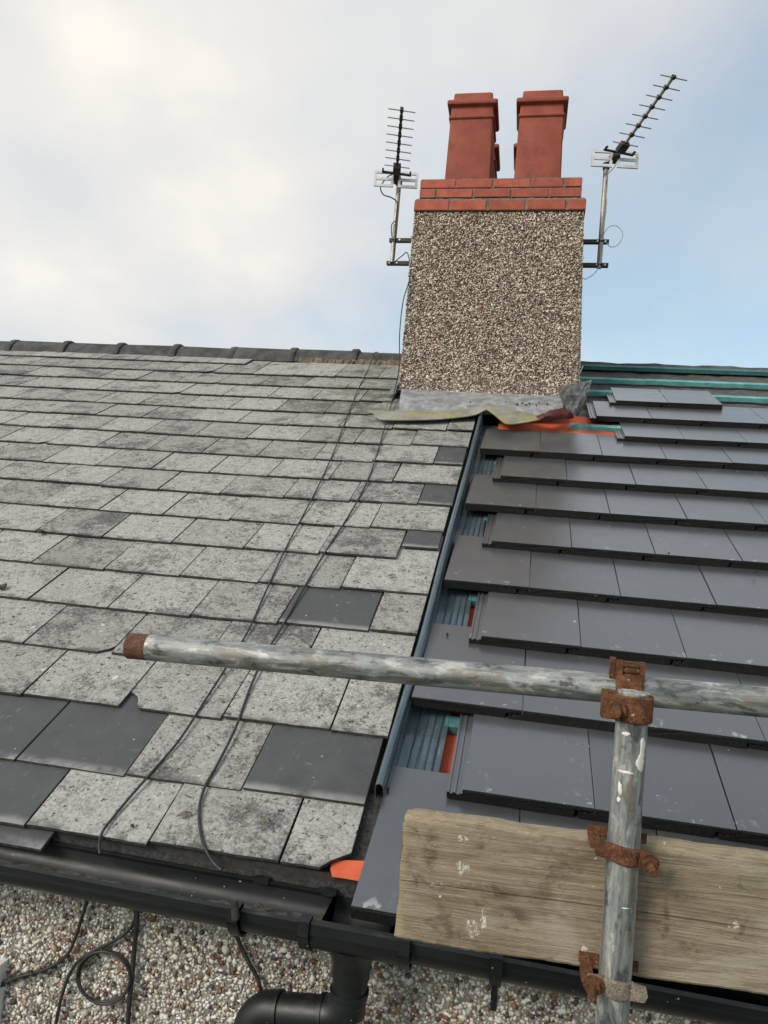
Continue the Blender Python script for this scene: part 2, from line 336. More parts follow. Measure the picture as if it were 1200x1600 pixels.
POT = m_simple('terracotta', (.215, .042, .024), (.305, .070, .040), 7, .74, .25, fine=180, dist=.0015, soot=.4)
STONES = m_pebbles(); GALV = m_galv()
RUST = m_rust('rusty_iron', (.09, .04, .022), (.235, .10, .045), (.045, .024, .018))
RUSTGREY = m_rust('mud_caked_iron', (.17, .14, .11), (.33, .29, .24), (.10, .07, .05))
RUSTEND = m_rust('tube_end_rust', (.12, .055, .035), (.21, .105, .07), (.07, .04, .03))
WOOD = m_wood(); GUT = m_gutter(); TROUGH = m_trough()
GUTDUST = m_simple('gutter_sediment', (.02, .018, .015), (.13, .115, .09), 50, .9, .8, fine=220, dist=.003)
LEAD = m_simple('lead_sheet', (.19, .205, .215), (.39, .405, .415), 14, .38, .4, .25, fine=90, dist=.004, r2=.6)
YLEAD = m_yellow_lead(); SHEET = m_plastic_sheet()
ORANGE = m_simple('orange_membrane', (.52, .085, .03), (.64, .125, .052), 12, .62, .25, fine=300, dist=.002)
REDM = m_simple('red_brown_membrane', (.045, .014, .012), (.15, .032, .024), 18, .55, .5, fine=120, dist=.004)
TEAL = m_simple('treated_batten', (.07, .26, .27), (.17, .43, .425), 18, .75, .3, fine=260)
TEALD = m_simple('treated_batten_dark', (.03, .115, .13), (.07, .20, .21), 18, .75, .3, fine=260)  # darker tone of the treated batten
FELT = m_simple('sarking_felt', (.05, .047, .045), (.115, .108, .10), 20, .85, .5, fine=240, dist=.003)
EAVEFELT = m_simple('eaves_felt', (.014, .014, .014), (.075, .074, .07), 90, .9, 1.0, fine=330, dist=.006)
CABLE = m_simple('black_cable', (.012, .012, .013), (.035, .035, .036), 60, .55, .1)
GCABLE = m_simple('grey_cable', (.30, .30, .30), (.45, .45, .44), 60, .55, .1)
ALU = m_simple('aluminium', (.42, .43, .44), (.60, .61, .62), 40, .42, .15, .35)
ALUDULL = m_simple('weathered_aluminium', (.28, .265, .24), (.46, .43, .385), 26, .5, .2, .35)
PLATE = m_simple('reflector_grid_paint', (.55, .56, .57), (.72, .73, .74), 30, .5, .1, .1)
BLACK = m_simple('black_bracket', (.012, .011, .011), (.04, .035, .03), 50, .6, .3)
UPVC = m_simple('white_upvc', (.70, .71, .72), (.80, .81, .81), 9, .35, .05)
MOSS = m_simple('moss', (.035, .035, .015), (.10, .095, .05), 70, .95, 1., fine=300, dist=.004)
DEBRIS = m_simple('dry_leaf', (.08, .065, .045), (.20, .17, .12), 70, .9, .4)
PAINT = m_simple('white_paint_splash', (.62, .61, .58), (.78, .77, .74), 60, .7, .5)
PLUG = m_simple('caked_mortar', (.11, .095, .075), (.60, .58, .54), 90, .9, .9, fine=260, dist=.004)
GLASS = m_glass(); GROUND = m_grass()
GREY = m_simple('lead_grey_flashing', (.10, .11, .115), (.22, .235, .24), 16, .5, .4, .2)
PAV = m_simple('concrete_paving', (.20, .195, .185), (.33, .32, .30), 4, .9, .3)

# ------------------------------------------------------------------ ground
g = MB(); g.add([(-1500, -1500, 0), (1500, -1500, 0), (1500, 1500, 0), (-1500, 1500, 0)], [(0, 1, 2, 3)])
obj('ground', g, GROUND, kind='structure')
g = MB(); g.box((-7, -2.2, .004), (7, .14, .05)); obj('pavement', g, PAV, kind='structure')

# ------------------------------------------------------------------ dash stones (real pebbles pressed into the render)
ICO = None
def ico():
    t = (1 + 5 ** .5) / 2
    v = np.array([(-1,t,0),(1,t,0),(-1,-t,0),(1,-t,0),(0,-1,t),(0,1,t),(0,-1,-t),(0,1,-t),(t,0,-1),(t,0,1),(-t,0,-1),(-t,0,1)], float)
    v /= np.linalg.norm(v[0])
    f = np.array([(0,11,5),(0,5,1),(0,1,7),(0,7,10),(0,10,11),(1,5,9),(5,11,4),(11,10,2),(10,7,6),(7,1,8),(3,9,4),(3,4,2),(3,2,6),(3,6,8),(3,8,9),(4,9,5),(2,4,11),(6,2,10),(8,6,7),(9,8,1)])
    return v, f
IV, IF = ico()
OV = np.array([(1,0,0),(-1,0,0),(0,1,0),(0,-1,0),(0,0,1),(0,0,-1)], float)
OF = np.array([(0,2,4),(2,1,4),(1,3,4),(3,0,4),(2,0,5),(1,2,5),(3,1,5),(0,3,5)])
PAL_WALL = [((.80,.76,.70), .42), ((.60,.55,.49), .22), ((.38,.33,.29), .12), ((.20,.075,.05), .07), ((.33,.18,.11), .07), ((.08,.072,.07), .08), ((.50,.40,.29), .06)]
PAL_CHIM = [((.76,.67,.57), .36), ((.58,.47,.385), .22), ((.36,.27,.215), .17), ((.16,.10,.072), .12), ((.24,.125,.085), .09), ((.06,.048,.042), .06)]
def stones(name, parent, faces, pal, size, spacing, base=(IV, IF)):
    """faces: list of (origin, ex, ey, en, width, height)"""
    allv = []; allf = []; allc = []; off = 0
    bv, bf = base; k = len(bv)
    cols = np.array([c for c, _ in pal]); w = np.array([q for _, q in pal]); w /= w.sum()
    for org, ex, ey, en, wd, ht in faces:
        nx, ny = int(wd / spacing), int(ht / (spacing * .87))
        gx, gy = np.meshgrid(np.arange(nx), np.arange(ny)); gx = gx.ravel() + .5 * (gy.ravel() % 2); gy = gy.ravel() + .5
        a = (gx + npr.uniform(-.38, .38, len(gx))) * spacing; b = (gy + npr.uniform(-.38, .38, len(gx))) * spacing * .87
        keep = npr.random(len(a)) > .05; a = a[keep]; b = b[keep]; n = len(a)
        sc = size * npr.lognormal(0, .30, (n, 1)); dims = sc * np.stack([npr.uniform(.7, 1.35, n), npr.uniform(.55, 1., n), npr.uniform(.35, .62, n)], 1)
        V = bv[None] * (1 + npr.uniform(-.20, .20, (n, k, 1))) * dims[:, None]
        q = npr.uniform(0, 2*np.pi, n); c, s_ = np.cos(q)[:, None], np.sin(q)[:, None]
        x = V[..., 0]*c - V[..., 1]*s_; y = V[..., 0]*s_ + V[..., 1]*c; z = V[..., 2]
        tl = npr.uniform(-.45, .45, (n, 1)); y, z = y*np.cos(tl) - z*np.sin(tl), y*np.sin(tl) + z*np.cos(tl)
        z = z + dims[:, 2:3] * .25
        P = np.array(org) + (a[:, None, None] + x[..., None]) * np.array(ex) + (b[:, None, None] + y[..., None]) * np.array(ey) + z[..., None] * np.array(en)
        allv.append(P.reshape(-1, 3)); allf.append((bf[None] + (np.arange(n) * k)[:, None, None]).reshape(-1, 3) + off); off += n * k
        cc = cols[npr.choice(len(cols), n, p=w)] * npr.uniform(.72, 1.18, (n, 1))
        allc.append(np.repeat(np.concatenate([np.clip(cc, 0, .8), np.ones((n, 1))], 1), k, 0))
    Vv = np.concatenate(allv) - np.array(rootloc(parent)); Ff = np.concatenate(allf); Cc = np.concatenate(allc)
    me = bpy.data.meshes.new(name); me.vertices.add(len(Vv)); me.vertices.foreach_set('co', Vv.astype(np.float32).ravel())
    me.loops.add(Ff.size); me.loops.foreach_set('vertex_index', Ff.astype(np.int32).ravel())
    me.polygons.add(len(Ff)); me.polygons.foreach_set('loop_start', np.arange(0, Ff.size, 3, dtype=np.int32)); me.update(calc_edges=True)
    at = me.color_attributes.new('stone', 'FLOAT_COLOR', 'POINT'); at.data.foreach_set('color', Cc.astype(np.float32).ravel())
    me.materials.append(STONES); o = bpy.data.objects.new(name, me); C.objects.link(o); o.parent = parent; o['kind'] = 'stuff'; return o

# ------------------------------------------------------------------ the two terraced houses
WY = .15                                    # wall face
PARTY = 0.02
VR = 4.42                                   # ridge distance up the slope
def slab_pts(u0, u1, n0, n1, v0=.10, v1=VR):
    return [roofp(u0, v0, n0), roofp(u1, v0, n0), roofp(u1, v1, n0), roofp(u0, v1, n0), roofp(u0, v0, n1), roofp(u1, v0, n1), roofp(u1, v1, n1), roofp(u0, v1, n1)]
BOXF = [(0,3,2,1),(4,5,6,7),(0,1,5,4),(1,2,6,5),(2,3,7,6),(3,0,4,7)]
ridge_y = roofp(0, VR, -.085)[1]; ridge_z = roofp(0, VR, -.085)[2]
def house(x0, x1, label, roofname, deckmat):
    h = thing('terraced_house', label, 'house', ((x0 + x1) / 2, 3.5, 0))
    w = MB(); w.box((x0, WY, 0), (x1, WY + .28, Z0 - .02))
    wall = obj('wall', w, WALLBED, h); w = MB(); w.box((x0, 7.4, 0), (x1, 7.65, Z0 - .02)); obj('rear_wall', w, WALLBED, h)
    fa = MB(); fa.box((x0, .100, Z0 - .125), (x1, .122, Z0 + .012)); fa.box((x0, .122, Z0 - .125), (x1, WY + .01, Z0 - .112)); obj('fascia_board', fa, BLACK, h)
    d = MB(); d.add(slab_pts(x0, x1, -.145, -.104), BOXF)
    by = 2 * ridge_y + .0                   # rear slope mirrored about the ridge
    P = [roofp(x0, .1, -.104), roofp(x1, .1, -.104), roofp(x1, VR, -.104), roofp(x0, VR, -.104)]
    Q = [(p[0], by - p[1], p[2]) for p in P]; Qb = [(a, b, c - .045) for a, b, c in Q]
    d.add([*Q, *Qb], [(0,1,2,3),(7,6,5,4),(0,4,5,1),(1,5,6,2),(3,2,6,7),(0,3,7,4)])
    roof = obj(roofname, d, deckmat, h)
    return h, wall, roof
hl, wall_l, roof_l = house(-7, PARTY, 'pebbledashed house under the weathered grey slate roof', 'slate_roof', FELT)
hr, wall_r, roof_r = house(PARTY, 7, 'pebbledashed house under the half finished new dark tile roof', 'tiled_roof', FELT)
stones('dash_stones', wall_l, [((-1.75, WY, Z0 - .95), (1, 0, 0), (0, 0, 1), (0, -1, 0), 1.75 + PARTY, .83)], PAL_WALL, .0056, .0080, (OV, OF))
stones('dash_stones', wall_r, [((PARTY, WY, Z0 - .75), (1, 0, 0), (0, 0, 1), (0, -1, 0), 1.7, .63)], PAL_WALL, .0056, .0080, (OV, OF))
# white window of the left house, just below the eaves
wx1, wz1 = -.862, Z0 - .335
wd = MB()
wd.box((wx1 - 1.3, WY - .028, wz1 - .075), (wx1, WY + .03, wz1)); wd.box((wx1 - .075, WY - .028, wz1 - 1.2), (wx1, WY + .03, wz1 - .0755))
wd.box((wx1 - 1.3, WY - .028, wz1 - 1.2), (wx1 - 1.225, WY + .03, wz1 - .0755)); wd.box((wx1 - 1.2245, WY - .028, wz1 - 1.2), (wx1 - .0755, WY + .03, wz1 - 1.125))
win = obj('window', wd, UPVC, hl)
pn = MB(); pn.box((wx1 - 1.2245, WY - .004, wz1 - 1.1245), (wx1 - .0755, WY + .006, wz1 - .0755)); obj('pane', pn, GLASS, win)

# ------------------------------------------------------------------ old slates
SL, ST, SG = .47, .0088, .303
def slate_mesh(name, w, length=SL, mat=SLATE, seed=0, chip=None, cut=None, thick=ST, rough=.0011):
    """outline in (u,v): bottom edge frayed, optional chipped corners; extruded by thickness; top at n=0"""
    r = random.Random(seed); x1 = w - .0030; x0 = .0030
    bot = []
    nb = 9
    for i in range(nb + 1):
        t = i / nb; bot.append((x0 + (x1 - x0) * t, r.uniform(-rough, rough)))
    if chip == 'br': bot = [p for p in bot if p[0] < x1 - .05] + [(x1 - .042, .001), (x1 - .028, .012), (x1 - .012, .022), (x1, .04)]
    if chip == 'bl': bot = [(x0, .062), (x0 + .012, .055), (x0 + .028, .045), (x0 + .040, .028), (x0 + .046, .012), (x0 + .058, .001)] + [p for p in bot if p[0] > x0 + .07]
    if chip == 'brbig': bot = [p for p in bot if p[0] < x1 - .07] + [(x1 - .058, .0), (x1 - .040, .020), (x1 - .018, .036), (x1, .048)]
    pts = bot + [(x1 + r.uniform(-.001, .001), length * .33), (x1 + r.uniform(-.001, .001), length * .66), (x1, length), (x0, length), (x0 + r.uniform(-.001, .001), length * .6), (x0 + r.uniform(-.001, .001), length * .3)]
    mb = MB(); ring = lambda n, e=0: [(a + (0 if .01 < a < w - .01 else (e if a < .01 else -e)), b + (e if b < .01 else 0), n) for a, b in pts]
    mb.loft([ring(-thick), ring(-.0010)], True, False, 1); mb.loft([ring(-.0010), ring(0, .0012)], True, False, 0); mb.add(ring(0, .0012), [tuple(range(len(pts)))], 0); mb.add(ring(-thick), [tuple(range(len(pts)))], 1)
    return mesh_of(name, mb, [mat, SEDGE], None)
SLV = [slate_mesh('slate', SG, seed=i) for i in range(9)]
SLC = [slate_mesh('slate', SG, seed=20 + i, chip='br') for i in range(2)]
DSV = [slate_mesh('slate', SG, seed=40 + i, mat=DSLATE, rough=.0007) for i in range(2)]
CUTC = {}
def cut_mesh(w, dark, chip=None):
    k = (round(w, 3), dark, chip)
    if k not in CUTC: CUTC[k] = slate_mesh('slate', w, mat=DSLATE if dark else SLATE, seed=hash(k) % 999, chip=chip)
    return CUTC[k]
SV = [.066, .241, .472, .693, .925, 1.159, 1.396, 1.625, 1.873, 2.097, 2.339, 2.587, 2.831, 3.067, 3.325, 3.588, 3.853, 4.105]
S_TILT = math.atan(.0118 / .238)
def row_v(r, u):
    t = max(0., min(1., (u + 1.5) / 1.5)); return SV[r] + (.022 + .0015 * r) * t * t * 1.15
def row_n(u): return -.030 + .012 * max(0., min(1., (u + 1.2) / 1.2)) ** 1.5
def slate_matrix(u, v, n, w, jit=1.0, lift=0.):
    rz = rnd.gauss(0, .0035) * jit; ry = rnd.gauss(0, .004) * jit
    t = max(0., min(1., (u + 1.5) / 1.5)); rz += .022 * t
    return Matrix.Translation(roofp(u, v, n + lift)) @ ROOFM @ Matrix.Rotation(-S_TILT + rnd.gauss(0, .0025) * jit, 4, 'X') @ Matrix.Rotation(rz, 4, 'Z') @ Matrix.Rotation(ry, 4, 'Y')
DARK_SET = {(1, -1.275), (1, -.972), (0, -1.124), (1, -.365), (4, -.503)}
def is_dark(r, u): return any(r == a and abs(u - b) < .06 for a, b in DARK_SET)
END = -.048
for r in range(18):
    odd = (r % 2 == 1)                       # two bonds, half a slate apart
    base = -.355 if odd else -.200           # joint nearest the trough (odd rows end in a full slate)
    left = -(.85 + .80 * SV[r]) - 1.3
    u = base - SG * 40
    endu = END + rnd.uniform(-.006, .008)
    if r >= 13: endu = {13: -.06, 14: -.60, 15: -.60, 16: -.60, 17: -.62}[r]
    while u < endu - .03:
        w = SG
        if u + w > endu: w = endu - u
        elif endu - (u + w) < .035: w = endu - u
        if u > left:
            v = row_v(r, u + w / 2) + rnd.gauss(0, .0022); n = row_n(u + w / 2)
            dk = is_dark(r, u); lift = rnd.random() ** 6 * .003
            if r == 17:
                if u > -1.9 + rnd.uniform(-.02, .02): u += w; continue
            if abs(w - SG) < .004:
                me = rnd.choice(DSV) if dk else (rnd.choice(SLC) if rnd.random() < .035 else rnd.choice(SLV))
                if r == 2 and abs(u + .806) < .06: me = cut_mesh(SG - .0005, False, 'bl')
                if r == 8 and abs(u + .95) < .1: me = SLC[0]
            else:
                dark = (r in (8, 10, 6, 13) and w < .2)
                me = cut_mesh(w, dark, 'brbig' if r == 0 else None)
                if r == 6: v += .085
            o = place('slate', me, roof_l, slate_matrix(u, v, n, w, lift=lift))
            if dk: o['label'] = 'darker replacement slate without lichen'
        u += w
# eaves under-course: a second layer peeping out below the first course on the left
for i in range(4):
    u = -1.95 + i * SG
    place('slate', DSV[i % 2], roof_l, slate_matrix(u, .028, -.042, SG, .5))
# ridge tiles on the old roof
def ridge_prof(s=1., lift=0.):
    return [(-.135*s, -.030), (-.105*s, .035*s + lift), (-.065*s, .078*s + lift), (-.03*s, .094*s + lift), (.03*s, .094*s + lift), (.065*s, .078*s + lift), (.105*s, .035*s + lift), (.135*s, -.030)]
def ridge_mesh(L, seed):
    r = random.Random(seed); mb = MB(); po = ridge_prof(); pi = [(a * .84, b - .016) for a, b in po]
    prof = po + pi[::-1]
    mb.loft([[(x + r.uniform(-.001, .001), a, b) for a, b in prof] for x in (0, L * .5, L - .03)], True, True)
    c = ridge_prof(1.10, .006); ci = [(a * .86, b - .018) for a, b in c]; cp = c + ci[::-1]
    mb.loft([[(x, a * k, b * (k if b > 0 else 1)) for a, b in cp] for x, k in ((L - .052, .96), (L - .045, 1.0), (L - .006, 1.0), (L, .97))], True, True)
    return mesh_of('ridge_tile', mb, RIDGE, 40)
RM = [ridge_mesh(.487, i) for i in range(3)]
rx = -.60 + .02; i = 0
RX = [-1.065 - .487 * k for k in range(12)]
ridge_top_z = Z0 + 2.235
for k, x in enumerate(RX):
    place('ridge_tile', RM[k % 3], roof_l, Matrix.Translation((x - .487, ridge_y - .02 + rnd.gauss(0, .006), ridge_top_z - .104 + rnd.gauss(0, .004) - (.012 * k * .18))) @ Matrix.Rotation(rnd.gauss(0, .008), 4, 'Y') @ Matrix.Rotation(rnd.gauss(0, .012), 4, 'Z'))
short = ridge_mesh(.475, 9); place('ridge_tile', short, roof_l, Matrix.Translation((-1.065, ridge_y - .01, ridge_top_z - .112)))
bd = MB(); N = 46
P = []
for i in range(N + 1):
    x = -1.50 + (.93) * i / N
    P.append([(x, ridge_y - .155 + rnd.uniform(-.012, .012), ridge_top_z - .165), (x, ridge_y - .150 + rnd.uniform(-.006, .006), ridge_top_z - .105 + rnd.uniform(-.012, .006)), (x, ridge_y - .05, ridge_top_z - .075)])
bd.grid(P); obj('mortar_bedding', bd, BEDMORTAR, roof_l)
bd = MB(); P = []
for i in range(81):
    x = -6.9 + 5.4 * i / 80
    P.append([(x, ridge_y - .14 + rnd.uniform(-.008, .008), ridge_top_z - .155), (x, ridge_y - .12, ridge_top_z - .125 + rnd.uniform(-.006, .006)), (x, ridge_y - .05, ridge_top_z - .085)])
bd.grid(P); obj('mortar_bedding', bd, RIDGE, roof_l)

# ------------------------------------------------------------------ new interlocking tiles
TL, TT, GA = .42, .0300, .3164
T_TILT = math.atan(.0312 / GA)
def tile_mesh(seed, w=.3, lock=True, rlock=True, cutleft=False):
    r = random.Random(seed); x1 = w - .0016
    prof = []
    if lock: prof += [(-.036, -TT), (-.036, -.0125), (-.031, -.0125), (-.029, -.0165), (-.024, -.0165), (-.022, -.0125), (-.016, -.0125), (-.014, -.0165), (-.008, -.0165), (-.006, -.0130), (.0004, -.0130)]
    else: prof += [(.0004, -TT)]
    top = [(.0004, -.0012), (.0020, 0)] + [(x1 * (i / 8), 0) for i in range(1, 8)] + [(x1 - .0016, 0), (x1, -.0012)]
    prof += top
    if rlock: prof += [(x1, -.0105), (x1 - .042, -.0105), (x1 - .046, -TT)]
    else: prof += [(x1, -TT)]
    k = len(prof)
    def ring(v, nose=0.):
        o = []
        for a, b in prof:
            jb = b
            jv = v
            if nose: jv += r.uniform(-.0016, .0016); jb = b - (nose if b > -.004 else 0) - (r.uniform(0, .0012) if b > -.004 else r.uniform(-.001, .001))
            o.append((a, jv, jb))
        return o
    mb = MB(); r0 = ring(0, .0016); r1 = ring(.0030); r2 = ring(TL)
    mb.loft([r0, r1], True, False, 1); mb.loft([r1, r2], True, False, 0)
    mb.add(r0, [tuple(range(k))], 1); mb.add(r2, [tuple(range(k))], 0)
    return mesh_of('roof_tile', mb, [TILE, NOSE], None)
TV = [tile_mesh(i) for i in range(6)]
TCUT = [tile_mesh(30 + i, .29, lock=False) for i in range(3)]
TEND = tile_mesh(50, .3, rlock=False)
TVOFF = [0, .017, -.003, -.003, -.010, -.0095, -.008, -.0015, .0195, .0015, -.0013, -.0013]
TUOFF = [.0, .0144, -.007, .005, -.006, -.008, .0024, -.014, .011, -.009, .0156, -.005]
def tile_matrix(u, v, n=0.):
    return Matrix.Translation(roofp(u, v, n + rnd.gauss(0, .0007))) @ ROOFM @ Matrix.Rotation(-T_TILT + rnd.gauss(0, .0016), 4, 'X') @ Matrix.Rotation(rnd.gauss(0, .0016), 4, 'Z') @ Matrix.Rotation(rnd.gauss(0, .0016), 4, 'Y')
for r in range(12):
    v = r * GA + TVOFF[r]; du = TUOFF[r]
    if r % 2 == 0: k0, k1 = 0, 9
    else: k0, k1 = .5, 9.5
    if r == 9: k0 = 2.5
    if r == 10: k0 = 2
    if r == 11: k0, k1 = 2.5, 4.5
    k = k0
    while k < k1:
        u = k * .3 + du
        if r % 2 == 0 and k == 0:
            lu = {0: -.020, 2: -.008, 4: .000, 6: .007, 8: .012}[r]
            me = slate = tile_mesh(60 + r, .3 + du - lu, lock=False); place('roof_tile', me, roof_r, tile_matrix(lu, v))
        else: place('roof_tile', TEND if (r == 11 and k + 1 >= k1) else rnd.choice(TV), roof_r, tile_matrix(u, v))
        k += 1
for px_, py_ in ((606, 1231), (699, 990), (1045, 864), (1181, 892)):  # small black discs put in for the dark of fixing holes
    c_ = Vector(on_roof(px_, py_, -.0245 if px_ < 800 else -.001)); nv = ROOFM.to_3x3() @ Vector((0, 0, 1)); mb = MB(); mb.cyl(tuple(c_ - nv * .006), tuple(c_ + nv * .0012), .0035, 10); obj('nail_hole_disc', mb, BLACK, roof_r)
# battens
def batten(u0, u1, v, mat, n1=-.057, w=.042, h=.026, split=None):
    mb = MB()
    vs = [roofp(u, vv, nn) for u in (u0, u1) for vv, nn in ((v, n1 - h), (v + w, n1 - h), (v + w, n1), (v, n1))]
    mb.add(vs, [(0,1,2,3),(7,6,5,4),(0,4,5,1),(1,5,6,2),(2,6,7,3),(3,7,4,0)]); obj('batten', mb, mat, roof_r)
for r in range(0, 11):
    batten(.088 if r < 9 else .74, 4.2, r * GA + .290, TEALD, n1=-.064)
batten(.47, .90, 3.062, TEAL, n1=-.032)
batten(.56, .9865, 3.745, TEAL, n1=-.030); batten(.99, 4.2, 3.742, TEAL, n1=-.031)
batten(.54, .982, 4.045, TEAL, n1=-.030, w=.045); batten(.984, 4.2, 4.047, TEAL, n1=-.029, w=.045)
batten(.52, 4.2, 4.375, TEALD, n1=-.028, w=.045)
# underlays
def sheet_grid(u0, u1, v0, v1, n, nu, nv, amp, seed):
    r = np.random.default_rng(seed); P = []
    for j in range(nv + 1):
        v = v0 + (v1 - v0) * j / nv
        P.append([tuple(roofp(u0 + (u1 - u0) * i / nu, v + r.normal(0, amp * .4), n + amp * math.sin(i * 1.7 + j * .9 + seed) * .6 + r.normal(0, amp * .4))) for i in range(nu + 1)])
    return MB().grid(P)
obj('underlay', sheet_grid(.06, 4.4, .16, 3.28, -.096, 40, 40, .0022, 1), ORANGE, roof_r, 60, label='bright orange breathable membrane')
obj('underlay', sheet_grid(.075, .80, 2.93, 3.30, -.056, 14, 8, .003, 5), ORANGE, roof_r, 60, label='bright orange breathable membrane')
obj('underlay', sheet_grid(.05, 4.4, 3.25, 4.46, -.0720, 60, 22, .006, 2), FELT, roof_r, 60, label='dark old felt near the ridge')
mb = MB(); P = []
for i in range(61):
    x = .52 + 3.8 * i / 60; w_ = .006 * math.sin(i * .9) + .004 * math.sin(i * 2.3)
    P.append([tuple(roofp(x, 4.425, -.050 + w_ * .4)), tuple(roofp(x, 4.47, -.022 + w_ * .6)), (x, ridge_y + .12, ridge_z - .03 + Z0 * 0)])
mb.grid(P); obj('ridge_felt', mb, FELT, roof_r, 60)
# slip of orange membrane and dark felt skirt at the eaves
mb = MB(); P = [[tuple(on_roof(x, y, n)) for x, y, n in row] for row in (
    ((519, 1345, -.036), (540, 1344, -.036), (570, 1345, -.036)), ((516, 1358, -.035), (540, 1360, -.034), (566, 1362, -.034)), ((519, 1370, -.035), (540, 1373, -.034), (562, 1377, -.034)))]
mb.grid(P); obj('underlay', mb, ORANGE, roof_l, 60)
mb = MB(); P = []
for i in range(121):
    u = -6.9 + 6.95 * i / 120
    P.append([tuple(roofp(u, .16, -.049)), tuple(roofp(u, .10, -.052 + rnd.uniform(-.001, .001))), (u, .1005 + rnd.uniform(-.001, .001), Z0 - .006), (u, .0985 + rnd.uniform(-.001, .001), Z0 - .030)])
mb.grid(P); obj('eaves_felt', mb, EAVEFELT, roof_l, 60)
mb = MB(); P = []
for i in range(21):
    u = -.075 + .10 * i / 20
    P.append([tuple(roofp(u, v, -.036 - (.4 - v) * .04 + rnd.uniform(-.002, .002))) for v in np.linspace(.10, .318, 10)])
mb.grid(P); obj('mortar_fillet', mb, EAVEFELT, roof_r, 60)

# ------------------------------------------------------------------ bonding gutter between the roofs
bt = thing('bonding_gutter', 'dark blue grey trough with rolled edge running up between old slates and new tiles', 'roof valley', tuple(roofp(0, .31, -.08)))
mb = MB(); vs_ = [.308, .9, 1.6, 2.4, 3.13]
def trough_roll(v):
    sk = -.012 + (.010 if v > 2.7 else 0)
    return [(-.044, -.075), (-.044, -.012)] + [(-.033 + .011 * math.cos(a), -.006 + .014 * math.sin(a)) for a in np.linspace(math.pi, 0, 9)] + [(-.0215, -.016), (-.0215, -.075)]
ring = lambda v, p, du=0: [tuple(roofp(a + du, v, b)) for a, b in p]
DU = lambda v: .004 + .012 * math.exp(-((v - .9) / .5) ** 2) - .004 * math.sin(v * 2.1)
def offs(p, d):                              # inner skin of an open profile
    q = []
    for i in range(len(p)):
        a = np.array(p[max(i-1, 0)]); b = np.array(p[min(i+1, len(p)-1)]); t = (b - a) / (np.linalg.norm(b - a) + 1e-9); q.append((p[i][0] + t[1]*d, p[i][1] - t[0]*d))
    return q
pr_ = trough_roll(0); cl = pr_ + offs(pr_, .0022)[::-1]
vv_ = np.linspace(.308, 3.10, 30)
mb.loft([ring(v, cl, DU(v)) for v in vv_], True, True); obj('rolled_edge', mb, TROUGH, bt, 50)
fl = [(-.0205, -.022), (-.0190, -.066), (-.012, -.0705), (.006, -.0705), (.010, -.0675), (.014, -.0705), (.026, -.0705), (.030, -.067), (.034, -.0705), (.046, -.0705), (.050, -.067), (.054, -.0705), (.066, -.0705), (.070, -.065), (.0745, -.0700), (.088, -.0705), (.0895, -.064)]
cl = fl + offs(fl, -.002)[::-1]
mb = MB(); mb.loft([ring(v, cl, DU(v)) for v in vv_], True, True); obj('trough', mb, TROUGH, bt, 35)

# ------------------------------------------------------------------ eaves gutter and downpipe
GD = .046
GY0, GY1, GZ = -.030, .095, Z0 - .030      # front rim, back rim, rim height
gt = thing('gutter', 'black plastic eaves gutter running under both roofs', 'gutter', (0, .03, GZ - .09))
def gut_prof(g=0., rim=True):
    cyc, r = (GY0 + GY1) / 2, (GY1 - GY0) / 2 + g
    o = [(cyc - r * math.cos(a), GZ - .012 - (GD + g) * math.sin(a) ** .8) for a in np.linspace(0, math.pi, 19)]
    return [(GY0 - g, GZ + (.000 if not g else g * .4))] + o + [(GY1 + g, GZ + .004)]
outer = gut_prof(); inner = offs(outer, .003)
inner[0] = (inner[0][0], outer[0][1]); inner[-1] = (inner[-1][0], outer[-1][1])
lip = [(GY0 - .006, GZ - .011), (GY0 - .006, GZ + .001), (GY0 + .004, GZ + .003)]
prof = [(GY0 + .0005, GZ - .012), (GY0 - .0055, GZ - .012), (GY0 - .0065, GZ + .000), (GY0 + .0040, GZ + .0030)] + inner[1:-1] + [(GY1 - .003, GZ + .002), (GY1 - .007, GZ + .004), (GY1 - .007, GZ + .008), (GY1 + .001, GZ + .008)] + outer[1:-1][::-1]
def gut_run(x0, x1, name, mat=GUT, pf=prof):
    mb = MB(); nx = max(2, int((x1 - x0) / .12)); mb.loft([[(x, a, b) for a, b in pf] for x in np.linspace(x0, x1, nx)], True, True); return obj(name, mb, mat, gt, 35)
gut_run(-6.98, -.072, 'channel'); gut_run(.065, 6.98, 'channel')
mb = MB(); P = []
for i in range(260):
    x = -3.2 + i * .012; e = .004 * math.sin(i * .7) + rnd.uniform(-.003, .003)
    lv = -.0425 + .004 * math.sin(i * .021) + .0025 * math.sin(i * .13)
    P.append([(x, y, GZ + lv + rnd.uniform(-.0022, .0022) + h) for y, h in ((-.012, 0), (.02, .001), (.045, .001), (.055, .0), (.064, .001), (.073 + e, .001), (.083, .0005))])
mb.grid(P); obj('silt', mb, GUTDUST, gt, 60)
